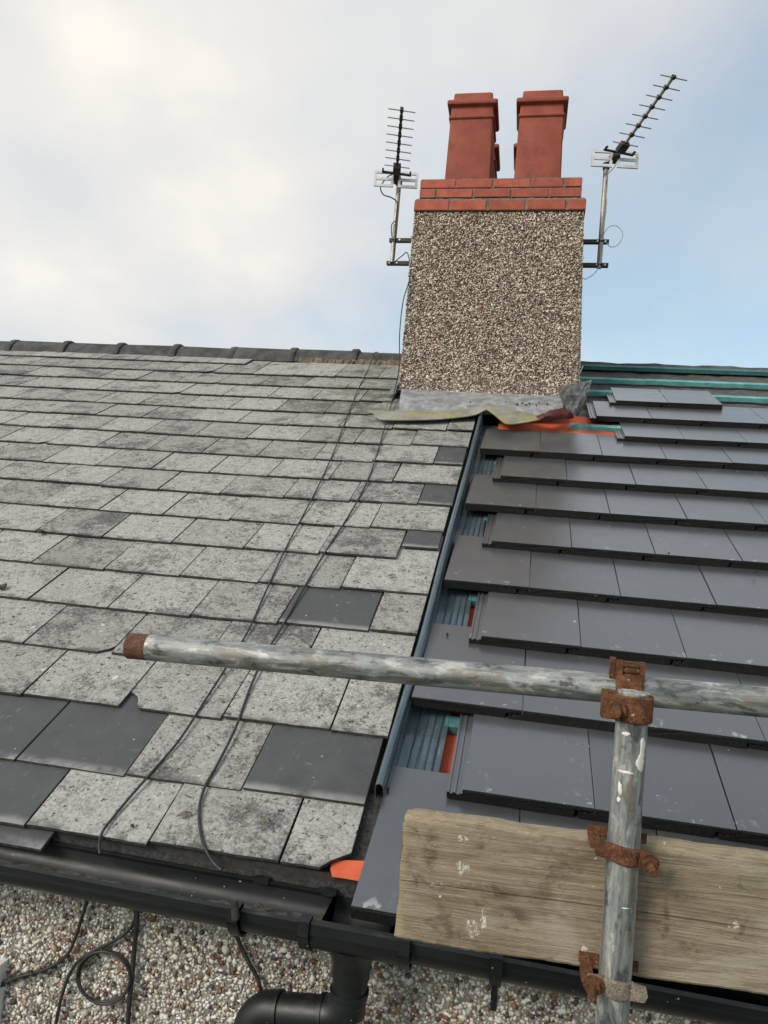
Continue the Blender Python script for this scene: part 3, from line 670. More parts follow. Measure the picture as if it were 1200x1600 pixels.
# union / running outlet
po = gut_prof(.0045); pi_ = offs(po, .0045); up = [(GY0 - .012, GZ - .016), (GY0 - .012, GZ + .004), (GY0 + .006, GZ + .006)] + pi_[1:] + po[1:][::-1]
gut_run(-.098, .092, 'outlet_union', GUT, up)
def strap(x, w=.022):
    pp = gut_prof(.009); ii = offs(pp, .0040); q = [(GY0 - .017, GZ - .020), (GY0 - .017, GZ + .008), (GY0 + .012, GZ + .010), (GY0 + .012, GZ + .006)] + ii[1:] + pp[1:][::-1]
    mb = MB(); mb.loft([[(x + d, a, b) for a, b in q] for d in (-w/2, w/2)], True, True); mb.box((x - w/2, GY1 + .0005, GZ - .02), (x + w/2, GY1 + .012, GZ + .010)); return obj('bracket', mb, GUT, gt, 35)
for x in (-.245, -.100, .098, .27, -1.6, 1.2): strap(x)
for x in (-.235, -.085):
    mb = MB(); mb.box((x - .016, GY1 - .012, GZ + .002), (x + .016, GY1 + .006, GZ + .013)); obj('clip', mb, GUT, gt)
mb = MB(); mb.tube([(-.013, .030, GZ - .050), (-.013, .030, GZ - .072), (-.013, .030, GZ - .090), (-.013, .030, GZ - .118)], [.058, .046, .0385, .0385], 24); obj('outlet_spout', mb, GUT, gt, 40)
mb = MB(); mb.box((.27 - .006, GY0 + .01, GZ - .10), (.27 + .006, GY0 + .03, GZ - .045)); obj('bracket', mb, GUT, gt)
dp = thing('downpipe', 'black plastic downpipe with swan neck bends below the gutter outlet', 'downpipe', (-.22, .085, 0))
def arcpts(c, a, b, r, n=10):                # quarter bend from point c-a*r to c-b*r style
    c, a, b = Vector(c), Vector(a).normalized(), Vector(b).normalized(); o = c - a*r
    return [o + b*r*(1 - math.cos(t)) + a*r*math.sin(t) for t in np.linspace(0, math.pi/2, n)]
X, Y = -.013, .030; zb = GZ - .206
mb = MB(); mb.cyl((X, Y, GZ - .100), (X, Y, GZ - .190), .0352, 28); obj('pipe', mb, GUT, dp, 40)
d1 = Vector((-1, .06, -.16)).normalized()
mb = MB(); mb.tube([(X, Y, GZ - .145), (X, Y, GZ - .160)] + arcpts((X, Y, zb + .01), (0, 0, -1), d1, .045, 12) + [Vector((X, Y, zb + .01)) + d1 * .052], .0368, 28); obj('bend', mb, GUT, dp, 40)
e0 = Vector((X, Y, zb + .01)); e1 = e0 + d1 * .205
mb = MB(); mb.cyl(e0 + d1 * .045, e1 - d1 * .045, .0345, 28); obj('pipe', mb, GUT, dp, 40)
mb = MB(); mb.tube([e1 - d1 * .060] + arcpts(e1, d1, (0, 0, -1), .045, 12) + [e1 + Vector((0, 0, -.055))], .0368, 28); obj('bend', mb, GUT, dp, 40)
mb = MB(); mb.cyl(e1 + Vector((0, 0, -.045)), (e1.x, e1.y, .05), .0345, 28); obj('pipe', mb, GUT, dp, 40)
for sgn, c in ((0, (X, Y, GZ - .137)),):
    mb = MB(); mb.tube([(X, Y, GZ - .142), (X, Y, GZ - .151)], .0392, 28); obj('socket_ring', mb, GUT, dp, 40)
for q in (e0 + d1 * .050, e1 - d1 * .060):
    mb = MB(); mb.tube([q - d1 * .004, q + d1 * .004], .0390, 28); obj('socket_ring', mb, GUT, dp, 40)

# ------------------------------------------------------------------ chimney stack
ch = thing('chimney_stack', 'square pebbledashed chimney with red brick cap and four terracotta pots', 'chimney', (-.04, 3.5, Z0 + 1.6))
CF, CB = 3.0, 4.02
zt = Z0 + 2.905
def chim_ring(z):
    t = (z - (Z0 + 1.72)) / (2.905 - 1.72); fl_ = max(0, (.10 - t) / .10) ** 1.5 * .022 if t < .1 else 0
    xl = -.572 - .004 * t - fl_; xr = .527 - .054 * t + fl_ * .4
    return [(xl, CF - fl_, z), (xr, CF - fl_, z), (xr, CB, z), (xl, CB, z)]
mb = MB(); mb.loft([chim_ring(z) for z in [Z0 + 1.735, Z0 + 1.76, Z0 + 1.79, Z0 + 1.85, Z0 + 2.2, Z0 + 2.6, zt]], True, True)
lo = [(-.55, CF + .02, Z0 + 1.4), (.50, CF + .02, Z0 + 1.4), (.50, CB - .02, Z0 + 1.4), (-.55, CB - .02, Z0 + 1.4)]; hi = [(a, b, Z0 + 1.734) for a, b, c in lo]
mb.loft([lo, hi], True, True)
body = obj('rendered_shaft', mb, DASHBED, ch)
hgt = 2.905 - 1.735
def face(a0, b0, a1, en):                    # face from lower-left a0 to lower-right b0, upper-left a1
    a0, b0, a1 = map(np.array, (a0, b0, a1)); ex = b0 - a0; w = np.linalg.norm(ex); ey = a1 - a0; h = np.linalg.norm(ey); return (tuple(a0), tuple(ex / w), tuple(ey / h), en, w, h)
b_, t_ = chim_ring(Z0 + 1.80), chim_ring(zt - .004); b0_ = chim_ring(Z0 + 1.735)
fs = [face(b_[0], (b_[1][0], b_[1][1], b_[1][2]), t_[0], (0, -1, 0)), face(b_[3], b_[0], t_[3], (-1, 0, 0)), face(b_[1], b_[2], t_[1], (1, 0, 0)),
      face(b0_[0], b0_[1], b_[0], (0, -1, 0))]
# the front narrows upward on the right: trim by building it in two strips
wtop = t_[1][0] - t_[0][0]
fs[0] = (fs[0][0], (1, 0, 0), (0, 0, 1), (0, -1, 0), wtop + .004, zt - .004 - (Z0 + 1.80))
fs.append(((t_[1][0] - .002, CF, Z0 + 1.80), (1, 0, 0), (-.022, 0, 1), (0, -1, 0), .046, .55)); fs.append(((t_[1][0] - .002, CF, Z0 + 2.34), (1, 0, 0), (-.022, 0, 1), (0, -1, 0), .026, .40))
stones('dash_stones', body, fs, PAL_CHIM, .0056, .0078, (OV, OF))
# brick cap
RX0 = lambda px, Y: on_y(px, 300, Y)[0]
def brick_mesh(l, seed, h=.0655, d=.1025):
    r = random.Random(seed); j = lambda: r.uniform(-.0012, .0012); b = .0022
    prof = [(b, 0), (l - b, 0), (l, b), (l, h - b), (l - b, h), (b, h), (0, h - b), (0, b)]
    mb = MB(); mb.loft([[(a + j(), b + .001 if False else y0, c + j()) for a, c in pr2] for y0, pr2 in ((0.0, [(min(max(a, .003), l - .003), min(max(c, .003), h - .003)) for a, c in prof]), (.0025, prof), (d, prof))], True, True)
    return mesh_of('brick', mb, BRICK, None)
def crop_x(c): return 630 + c * .25
courses = [(2.905, CF - .022, [68, 283, 295, 517, 535, 760, 778, 1012, 1030, 1143], .0645), (2.9995, CF + .004, [103, 203, 212, 432, 443, 670, 680, 910, 918, 1115], .0545), (3.0635, CF + .004, [108, 325, 333, 555, 567, 795, 803, 1000, 1015, 1118], .0545)]
for ci, (z, yf, xs, hh) in enumerate(courses):
    pxrow = {0: 321, 1: 301, 2: 287}[ci]
    X_ = [on_y(crop_x(c), pxrow, yf)[0] for c in xs]
    for q in range(0, 10, 2):
        place('brick', brick_mesh(X_[q+1] - X_[q], ci * 10 + q, hh), ch, Matrix.Translation((X_[q], yf + rnd.uniform(-.002, .002), Z0 + z)))
    x0, x1 = X_[0], X_[-1]; yb = CB + (.022 if ci == 0 else -.004)
    for side, xx in ((0, x0), (1, x1)):      # returns
        y = yf + (.1065 if True else 0); k = 0
        while y < yb - .05:
            l = min(.215, yb - y); me = brick_mesh(l, 100 + ci * 10 + k, hh)
            M = Matrix.Translation((xx, y + l, Z0 + z)) @ Matrix.Rotation(-math.pi/2, 4, 'Z') if side == 0 else Matrix.Translation((xx, y, Z0 + z)) @ Matrix.Rotation(math.pi/2, 4, 'Z')
            place('brick', me, ch, M); y += l + .010; k += 1
    mb = MB(); mb.box((x0 + .004, yf + .005, Z0 + z - .0005), (x1 - .004, yb - .003, Z0 + z + hh + .006)); obj('mortar_core', mb, MORTAR, ch)
# mortar fillet on the oversailing course
mb = MB(); P = []
for i in range(60):
    x = -.575 + 1.05 * i / 59; P.append([(x, CF - .016 + rnd.uniform(-.003, .003), Z0 + 2.9705), (x, CF - .008 + rnd.uniform(-.003, .003), Z0 + 2.982 + rnd.uniform(-.003, .003)), (x, CF + .012, Z0 + 2.996 + rnd.uniform(-.002, .003))])
mb.grid(P); obj('mortar_fillet', mb, MORTAR, ch)
# flaunching
mb = MB(); P = []
for j in range(9):
    row = []
    for i in range(25):
        x = -.535 + .97 * i / 24; y = CF + .02 + (CB - CF - .04) * j / 8
        e = min(i, 24 - i, 8 - j + 3, j * 3) / 4.0
        row.append((x, y, Z0 + 3.121 + .020 * min(1, e) + rnd.uniform(-.002, .002)))
    P.append(row)
mb.grid(P); obj('flaunching', mb, MORTAR, ch, 60)
def pot(cx_, cy_, z, w, lean, seed, rim_z=3.685):
    """square pot: slightly tapered shaft, string moulding, projecting rim and a set-back lip"""
    r = random.Random(seed)
    def sq(hw, zz, rad=.012, dx=0):
        o = []
        for sx, sy, a0 in ((1, 1, 0), (-1, 1, 90), (-1, -1, 180), (1, -1, 270)):
            for a in (0, 30, 60, 90): o.append((cx_ + dx + lean * (zz - z) + sx * (hw - rad) + rad * math.cos(math.radians(a0 + a)), cy_ + sy * (hw - rad) + rad * math.sin(math.radians(a0 + a)), Z0 + zz))
        return o
    h = w / 2; R = rim_z
    mb = MB(); mb.loft([sq(h, z), sq(h - .002, z + .12), sq(h - .009, R - .105), sq(h - .009, R - .098)], True, True); o = obj('chimney_pot', mb, POT, ch, 50)
    mb = MB(); mb.loft([sq(h - .009, R - .098), sq(h - .001, R - .094), sq(h + .002, R - .084), sq(h - .002, R - .076), sq(h - .009, R - .070), sq(h - .011, R - .012)], True, True); obj('moulding', mb, POT, o, 50)
    mb = MB(); mb.loft([sq(h - .011, R - .012), sq(h - .002, R - .008), sq(h + .013, R - .004), sq(h + .016, R + .004), sq(h + .016, R + .020), sq(h + .010, R + .026), sq(h - .014, R + .030), sq(h - .018, R + .036), sq(h - .022, R + .088), sq(h - .026, R + .092), sq(h - .045, R + .092), sq(h - .050, R + .05)], True, True); obj('rim', mb, POT, o, 50)
pot(-.270, 3.255, 3.12, .298, -.012, 1); pot(.178, 3.255, 3.12, .298, -.010, 2); pot(-.283, 3.76, 3.12, .296, .0, 3, 3.68); pot(.148, 3.76, 3.12, .296, 0, 4, 3.68)
# lead apron: upstand, stained flap, side soaker
def px_line(a, b, n, nn): return [on_roof(a[0] + (b[0]-a[0])*i/n, a[1] + (b[1]-a[1])*i/n, nn(i)) for i in range(n + 1)]
NA = 40; rn = [rnd.uniform(-.002, .002) + .003 * math.sin(i * .8) for i in range(NA + 1)]
R0 = [np.array([-.565 + 1.0 * i / NA, CF + .012, Z0 + 1.76]) for i in range(NA + 1)]
R1 = px_line((625, 620), (880, 628), NA, lambda i: .022 + rn[i] * .3)
R2 = px_line((624, 630), (880, 637), NA, lambda i: .018 + rn[i])
R3 = px_line((623, 639), (880, 646), NA, lambda i: .006 + rn[i] * 1.6)
R4 = px_line((623, 644), (880, 651), NA, lambda i: -.004)
mb = MB(); mb.grid([[tuple(q) for q in r] for r in (R0, R1, R2, R3, R4)]); obj('lead_apron', mb, LEAD, ch, 60)
for px_, py_ in ((808, 632), (816, 630), (822, 633), (827, 631), (838, 634), (842, 630), (855, 632), (790, 629), (735, 629)):  # black blocks stand in for the dark slots in the lead
    c_ = on_roof(px_, py_, .019); mb = MB(); mb.box((-.004, -.012, -.003), (.004, .012, .004), Matrix.Translation(c_) @ ROOFM); obj('nail_slot_block', mb, BLACK, ch)
up_ = [(577, 643), (600, 644), (640, 644), (680, 644), (715, 642), (742, 638), (757, 632), (763, 632), (775, 636), (795, 641), (820, 646), (845, 650), (872, 642)]
lo_ = [(592, 655), (605, 656), (640, 656), (680, 655), (715, 652), (742, 648), (757, 641), (763, 641), (775, 650), (792, 662), (818, 660), (842, 656), (870, 652)]
nU = [.012, .010, .010, .010, .012, .022, .040, .040, .030, .022, .024, .030, .035]
def flap_row(pts, dn): return smooth_path([on_roof(x, y, n + dn) for (x, y), n in zip(pts, nU)], 5)
A_, B_ = flap_row(up_, .006), flap_row(lo_, -.004); mid = [(a + b) / 2 + np.array([0, -.006, .005]) for a, b in zip(A_, B_)]
top = [a + np.array([0, .045, .018]) for a in A_]
mb = MB(); mb.grid([[tuple(q) for q in row] for row in (top, A_, mid, B_, [b + np.array([0, .004, -.004]) for b in B_])]); obj('apron_flap', mb, YLEAD, ch, 60, label='yellow stained flap of the apron flashing')
mb = MB(); mb.grid([[tuple(on_roof(x, y, -.006)) for x, y in row] for row in (((628, 655), (640, 655), (655, 655)), ((610, 569), (620, 570), (632, 571)))]); 
for sx, uu in ((-1, -.585),):
    mb = MB(); P = []
    for j in range(20):
        v = 3.42 + .95 * j / 19; P.append([tuple(roofp(uu - .06, v, -.006 + rnd.uniform(-.002, .002))), tuple(roofp(uu - .01, v, -.003)), tuple(roofp(uu + .003, v, .05))])
    mb.grid(P); obj('side_soaker', mb, GREY, ch, 60)

# ------------------------------------------------------------------ torn polythene and red membrane by the stack
mb = MB(); P = []
ctl = [[(872, 604, .10), (890, 600, .12), (908, 596, .14), (924, 594, .13)], [(873, 616, .09), (892, 614, .15), (908, 608, .11), (922, 606, .15)], [(880, 632, .07), (896, 628, .11), (910, 622, .16), (918, 618, .11)], [(888, 644, .05), (898, 644, .10), (906, 640, .08), (912, 630, .08)], [(896, 648, .045), (900, 650, .05), (904, 648, .05), (908, 642, .05)]]
rows = [smooth_path([on_roof(x, y, n) for x, y, n in r], 5) for r in ctl]
cols = list(zip(*rows)); cols = [smooth_path(list(c), 4) for c in cols]
P = [[tuple(q + npr.normal(0, .0018, 3)) for q in c] for c in cols]
mb.grid(P); obj('polythene_sheet', mb, SHEET, None, 40, 'crumpled torn grey polythene at the front corner of the chimney', 'plastic sheet')
mb = MB(); ctl = [[(838, 650, .05), (855, 643, .07), (872, 638, .07), (892, 640, .05)], [(842, 655, .045), (858, 650, .07), (876, 647, .05), (895, 648, .04)], [(850, 659, .02), (865, 657, .03), (882, 655, .02), (898, 653, .02)]]
rows = [smooth_path([on_roof(x, y, n) for x, y, n in r], 5) for r in ctl]; cols = [smooth_path(list(c), 3) for c in zip(*rows)]
mb.grid([[tuple(q + npr.normal(0, .002, 3)) for q in c] for c in cols]); obj('membrane_scrap', mb, REDM, None, 60, 'folded red brown membrane scrap below the torn polythene', 'membrane')

# ------------------------------------------------------------------ television aerials
def aerial(label, base, topm, ref_c, tip, e_dir, side, brackets, mastmat, boommat):
    t = thing('television_aerial', label, 'aerial', tuple(base), 'aerials bracketed to the chimney')
    mb = MB(); mb.cyl(tuple(base), tuple(topm), .0165, 14); obj('mast', mb, mastmat, t, 40)
    ref_c, tip, e = Vector(ref_c), Vector(tip), Vector(e_dir).normalized(); bd_ = (tip - ref_c); Lb = bd_.length; bd_.normalize()
    mb = MB(); upv = e.cross(bd_).normalized()
    M = Matrix([[e[i], upv[i], bd_[i], ref_c[i]] for i in range(3)] + [[0, 0, 0, 1]])
    mb.box((-.008, -.008, -.05), (.008, .008, Lb), M); obj('boom', mb, boommat, t)
    for k in range(8):
        d = .10 + (Lb - .105) * k / 7.0; c = ref_c + bd_ * d
        mb = MB(); mb.cyl(c - e * .085 + upv * .010, c + e * .085 + upv * .010, .0036, 8); el = obj('director', mb, ALUDULL, t, 40)
        mb = MB(); mb.box((-.011, -.012, d - .010), (.011, .016, d + .010), M); obj('clip', mb, BLACK, el)
    mb = MB(); mb.box((-.026, -.020, .045), (.026, .028, .105), M); obj('dipole_box', mb, BLACK, t)
    mb = MB(); mb.box((-.10, -.006, .030), (.10, .006, .042), M); mb.box((-.10, -.006, .030), (-.088, .006, .062), M); mb.box((.088, -.006, .030), (.10, .006, .062), M); obj('dipole', mb, BLACK, t)
    # reflector: two open grids
    for sg in (-1, 1):
        x0, x1 = (.016, .150) if sg > 0 else (-.150, -.016); h = .055; b = .017
        mb = MB(); zf = Vector((0, 0, 1)); ef = Vector((1, .14, 0)).normalized(); nf = ef.cross(zf)
        Mr = Matrix([[ef[i], zf[i], nf[i], (ref_c + zf * -.012)[i]] for i in range(3)] + [[0, 0, 0, 1]])
        mb.box((x0, -h, -.006), (x1, -h + b, .006), Mr); mb.box((x0, h - b, -.006), (x1, h, .006), Mr); mb.box((x0, -.009, -.005), (x1, .009, .005), Mr)
        mb.box((x0, -h + b, -.0055), (x0 + b, h - b, .0055), Mr); mb.box((x1 - b, -h + b, -.0055), (x1, h - b, .0055), Mr)
        obj('reflector_grid', mb, PLATE, t)
    mb = MB(); tm = Vector(topm); mb.box((-.020, -.045, -.035), (.020, .018, .020), M); mb.cyl(tuple(tm - Vector((0, 0, .03))), tuple(tm + Vector((0, 0, .012))), .022, 12); mb.cyl(tuple(tm), tuple(ref_c), .010, 8); obj('mast_clamp', mb, BLACK, t, 40)
    for z, xa, xb in brackets:
        y = base[1]; mb = MB(); mb.box((min(xa, xb), y - .014, z - .012), (max(xa, xb), y + .014, z + .012)); br = obj('bracket_arm', mb, BLACK, t)
        for xx in (.022, .072):
            xh = xb + (xx if xa > xb else -xx); mb = MB(); mb.cyl((xh, y - .0165, z), (xh, y - .0135, z), .0065, 10); obj('bolt', mb, PLATE, br)
        mb = MB(); mb.tube([(base[0] + .021 * math.cos(a), y + .021 * math.sin(a), z) for a in np.linspace(-2.6, 2.6, 12)], .004, 6); obj('u_bolt', mb, BLACK, br)
    za = [b[0] for b in brackets]; xa = brackets[0][1]
    mb = MB(); mb.box((xa - .010, base[1] - .02, min(za) - .02), (xa + .010, base[1] + .02, max(za) + .02)); obj('wall_plate', mb, BLACK, t)
    return t
AY = 3.3
bL, tL = on_y(614, 410, AY), on_y(622.5, 283, AY); bL[0] = tL[0] = (bL[0] + tL[0]) / 2
rL = on_y(619, 278, AY - .05); tipL = on_y(628, 170, AY - .52)
aerial('left aerial on the chimney side next to the old slate ridge', bL, tL, rL, tipL, (1, .30, 0), -1, [(Z0 + 2.851, -.583, -.792), (Z0 + 2.690, -.580, -.797)], ALUDULL, BLACK)
bR, tR = on_y(938, 419, AY), on_y(945.5, 258, AY); bR[0] = tR[0] = (bR[0] + tR[0]) / 2
rR = on_y(961, 246, AY - .05); tipR = on_y(1053, 119, AY - .42)
aerial('aerial on the chimney side above the new tiles, boom slanting up', bR, tR, rR, tipR, (1, .34, -.03), 1, [(Z0 + 2.845, .487, .662), (Z0 + 2.688, .494, .668)], ALUDULL, ALUDULL)

# ------------------------------------------------------------------ cables
def cable(name, pts, r, mat, label, n=8, seg=8, group=None): 
    mb = MB(); mb.tube(smooth_path(pts, n), r, seg); return obj(name, mb, mat, None, 60, label, 'cable', group)
c1 = [(588, 548, .07), (583, 556, .03), (575, 577, 0), (558, 612, 0), (541, 655, 0), (522, 705, 0), (497, 760, 0), (470, 812, 0), (444, 862, 0), (415, 925, 0), (388, 985, 0), (352, 1045, 0), (318, 1098, 0), (281, 1155, 0), (243, 1200, 0), (205, 1243, 0), (176, 1278, .0), (160, 1300, .004)]
cab_n = lambda x, y: row_n(on_roof_uv(x, y, -.02)[0]) + .0028
P1 = [on_roof(x, y, cab_n(x, y) + d) for x, y, d in c1] + [np.array(on_y(155, 1318, .07)), np.array(on_y(156, 1334, .06))]
P1 = [np.array([on_y(592, 546, ridge_y)[0] + .03, ridge_y + .10, ridge_top_z - .07]), np.array([on_y(591, 546, ridge_y)[0], ridge_y, ridge_top_z - .006]), np.array([on_y(590, 546, ridge_y)[0] - .01, ridge_y - .09, ridge_top_z - .045]), on_roof(583, 560, .01)] + P1[2:]
cable('cable', P1, .0031, CABLE, 'black cable over the ridge ending with a straight kink at the gutter')
c2 = [(616, 612, .03), (606, 652, .022), (601, 668, .006), (592, 700, 0), (578, 742, 0), (561, 778, 0), (541, 812, 0), (510, 860, 0), (477, 915, 0), (445, 972, 0), (416, 1020, 0), (392, 1072, 0), (369, 1135, 0), (342, 1190, 0), (321, 1228, 0), (312, 1258, 0), (312, 1290, .0), (319, 1322, .002)]
P2 = [on_y(618, 408, AY - .02), on_y(628, 400, AY - .03), on_y(637, 396, 3.12), on_y(641, 430, 2.975), on_y(630, 470, 2.97), on_y(624.5, 520, 2.97), on_y(623.5, 575, 2.96)] + [on_roof(x, y, cab_n(x, y) + d) for x, y, d in c2] + [np.array(on_y(333, 1347, .07)), np.array(on_y(346, 1360, .06))]
cable('cable', P2, .0035, CABLE, 'black cable down the chimney side and slates curving into the gutter')
cable('cable', [tuple(Vector(rL) + Vector((0, 0, .03))), on_y(606, 276, AY - .06), on_y(595, 292, AY - .04), on_y(599, 304, AY - .03), on_y(612, 309, AY - .03), on_y(620.5, 318, AY - .022), on_y(618.5, 345, AY - .022), on_y(617, 372, AY - .022), on_y(615.5, 405, AY - .022)], .0042, CABLE, 'black aerial lead looping under the left aerial reflector')
cable('cable', [on_y(618.5, 345, AY - .024), on_y(612.5, 350, AY - .03), on_y(611.5, 362, AY - .03), on_y(614, 378, AY - .024)], .0034, CABLE, 'small black slack loop on the left aerial mast')
cable('cable', [tuple(Vector(rR)), on_y(962, 258, AY - .03), on_y(950, 272, AY - .024), on_y(946, 285, AY - .024), on_y(947, 300, AY - .022), on_y(948, 320, AY - .024), on_y(945, 345, AY - .024), on_y(942, 366, AY - .024), on_y(952, 354, AY - .03), on_y(965, 354, AY - .03), on_y(973, 366, AY - .03), on_y(967, 381, AY - .03), on_y(955, 386, AY - .03), on_y(944, 378, AY - .024), on_y(938, 392, AY - .024), on_y(936, 415, AY - .02), on_y(928, 428, AY - .04), on_y(916, 436, 3.2), on_y(909, 440, 3.05), on_y(907.5, 500, 3.04), on_y(905.5, 560, 3.03), on_y(905, 583, 3.0), on_y(911, 572, 3.0)], .0026, GCABLE, 'thin pale grey lead looping off the right aerial mast')
WF = WY - .013
wall_c = [([(137, 1405), (128, 1434), (119, 1462), (108, 1487), (92, 1503), (72, 1514), (50, 1521), (28, 1527), (0, 1538), (-40, 1556)], .0042, 'black twisted cable crossing the pebbledash towards the white window'),
          ([(212, 1412), (211, 1436), (200, 1455), (178, 1470), (150, 1484), (124, 1500), (108, 1524), (98, 1552), (91, 1580), (84, 1625), (80, 1680)], .0040, 'black cable sweeping down the pebbledash left of the coil'),
          ([(214, 1412), (214, 1440), (210, 1480), (206, 1530), (201, 1580), (198, 1640), (196, 1700)], .0058, 'straight thick black cable dropping down the pebbledash'),
          ([(364, 1440), (368, 1458), (378, 1482), (390, 1506), (400, 1524), (406, 1540), (409, 1556)], .0046, 'short twisted black cable hanging from the gutter clip')]
for pts, r, lab in wall_c: cable('cable', [on_y(x, y, WF - .003 * (i % 2)) for i, (x, y) in enumerate(pts)], r, CABLE, lab)
for dph in (0, math.pi):                      # second strand twisted round the window cable
    pass
tw = smooth_path([on_y(x, y, WF) for x, y in wall_c[0][0][4:]], 10)
cable('cable', [q + np.array([0, .005 * math.sin(i * .9), .005 * math.cos(i * .9)]) for i, q in enumerate(tw)], .0034, CABLE, 'thin strand twisted around the black cable by the window', 3)
coil = []
for i in range(58):
    a = 1.9 + i * 2 * math.pi / 26; rr = 41 + 1.8 * math.sin(i * .37); coil.append(on_y(163 + rr * math.cos(a), 1527 - rr * math.sin(a) * .98, WF - .003 - .0016 * i / 10))
cable('cable', coil, .0032, CABLE, 'small round coil of black cable hung on the pebbledash', 3)
mb = MB(); mb.tube([on_y(366, 1408, GY0 - .02), on_y(368, 1432, GY0 - .024), on_y(366, 1444, .0), on_y(364, 1450, .10)], .008, 8); obj('cable_clip', mb, BLACK, None, 40, 'black cable clip hooked over the gutter rim', 'clip')

# ------------------------------------------------------------------ scaffold
def axis_matrix(a, b):
    a, b = Vector(a), Vector(b); z = (b - a).normalized(); x = z.orthogonal().normalized(); y = z.cross(x)
    return Matrix([[x[i], y[i], z[i], a[i]] for i in range(3)] + [[0, 0, 0, 1]]), (b - a).length
def tube_obj(name, a, b, label, end_rust=0., cap=True):
    M, Ln = axis_matrix(a, b); mb = MB(); seg = 40; ro, ri = .02415, .0205
    zs = [0] + ([end_rust] if end_rust else []) + list(np.linspace(end_rust + .3, Ln, 8)); r_ = random.Random(3)
    circ = lambda r, z, w=0: [(r * math.cos(2*math.pi*j/seg), r * math.sin(2*math.pi*j/seg), z + (w and r_.uniform(-w, w))) for j in range(seg)]
    for i in range(len(zs) - 1): mb.loft([circ(ro, zs[i]), circ(ro, zs[i+1])], True, False, 1 if end_rust and i == 0 else 0)
    mb.loft([circ(ri, Ln), circ(ri, 0)], True, False, 1); mb.loft([circ(ri, 0), circ(ro, 0)], True, False, 1); mb.loft([circ(ro, Ln), circ(ri, Ln)], True, False, 1)
    t = thing(name, label, 'scaffold tube', tuple(a))
    me = mesh_of(name, mb, [GALV, RUSTEND], 40); o = bpy.data.objects.new('tube', me); C.objects.link(o); o.parent = t; o.matrix_local = Matrix.Translation(-Vector(a)) @ M
    return t, M
PY, UY, UX = -.172, -.242, .447
ledA = (on_y(203, 1009, PY)); ledB = on_y(1195, 1097, PY); dv = (ledB - ledA) / (ledB[0] - ledA[0]); ledE = ledA + dv * 2.9
led, ledM = tube_obj('scaffold_tube', tuple(ledA), tuple(ledE), 'horizontal galvanised scaffold tube with a rusty open end across the roof', .041)
std, stdM = tube_obj('scaffold_tube', (UX, UY, .02), (UX, UY, Z0 + .515), 'upright galvanised scaffold tube splashed with white paint in front of the board')
mb = MB(); mb.box((UX - .075, UY - .075, .002), (UX + .075, UY + .075, .012)); mb.cyl((UX, UY, .012), (UX, UY, .06), .019, 16); obj('base_plate', mb, RUST, None, None, 'small steel base plate under the upright scaffold tube', 'base plate')
# paint splashes lying on the upright (thin blobs hugging the tube)
def splash(ang, z, w, h, seed, name='paint_splash'):
    r = random.Random(seed); mb = MB(); n = 18; ring0 = []; 
    for i in range(n):
        a = 2*math.pi*i/n; k = 1 + r.uniform(-.28, .28); ring0.append((math.cos(a)*w*k, math.sin(a)*h*k))
    P = lambda s, rr: [(UX + rr * math.sin(ang + x*s/.024), UY - rr * math.cos(ang + x*s/.024), Z0 + z + y*s) for x, y in ring0]
    mb.loft([P(1, .02405), P(.9, .02465), P(.5, .0249), P(.05, .0250)], True, True); obj(name, mb, PAINT, std, 60)
splash(.70, .432, .0058, .021, 1); splash(.58, .414, .0075, .012, 2); splash(-.35, .398, .013, .0022, 3); splash(-.62, .372, .0035, .010, 4); splash(-.45, .455, .006, .003, 5); splash(-.65, .355, .003, .004, 6); splash(.2, .198, .006, .0012, 7)
# couplers
def hexnut(mb, c, ax, r, h, bolt_r, bolt_l):
    M, _ = axis_matrix(c, Vector(c) + Vector(ax)); mb.prism([(r*math.cos(a), r*math.sin(a)) for a in [math.pi/3*k for k in range(6)]], M, h)
    mb.prism([(bolt_r*math.cos(a), bolt_r*math.sin(a)) for a in np.linspace(0, 2*math.pi, 12, False)], M, h + bolt_l)
    mb.prism([(r*1.25*math.cos(a), r*1.25*math.sin(a)) for a in np.linspace(0, 2*math.pi, 16, False)], M, h*.25)
def band(mb, M, r0, r1, a0, a1, w, n=18, bulge=.0, mi=0):
    rings = []
    for a in np.linspace(a0, a1, n):
        k = 1 + bulge * math.sin((a - a0) / (a1 - a0) * math.pi); c, s_ = math.cos(a), math.sin(a)
        e = .0022
        rings.append([M @ Vector((r*c, r*s_, z)) for r, z in ((r0, -w*k), (r1 - e, -w*k), (r1, -w*k + e), (r1, w*k - e), (r1 - e, w*k), (r0, w*k))])
    mb.loft(rings, True, True, mi)
def vbase(z, x=UX, y=UY): return Matrix.Translation((x, y, Z0 + z))
# main right-angle coupler
cp = thing('coupler', 'rusty double coupler clamping the horizontal tube to the upright top', 'coupler', (UX, UY, Z0 + .47))
zc = .4925
mb = MB(); band(mb, vbase(zc), .0244, .0305, math.radians(200), math.radians(372), .0185, 22, .10); obj('swivel_flap', mb, RUST, cp, 40)
mb = MB(); band(mb, vbase(zc), .0244, .0325, math.radians(10), math.radians(182), .0200, 18)
mb.box((UX - .046, UY - .006, Z0 + zc - .021), (UX - .022, UY + .022, Z0 + zc + .021)); obj('saddle', mb, RUST, cp, 40)
mb = MB(); hexnut(mb, (UX - .0235, UY - .020, Z0 + zc - .001), (-.30, -1, -.10), .0150, .012, .0080, .012); obj('nut_and_bolt', mb, RUST, cp, 40)
mb = MB(); mb.prism([(-.014, -.010), (.012, -.016), (.018, .0), (.012, .016), (-.014, .012)], axis_matrix((UX - .021, UY - .0185, Z0 + zc), (UX - .021 - .3, UY - 1.0185, Z0 + zc - .1))[0], .004); obj('eye_lug', mb, RUST, cp, 40)
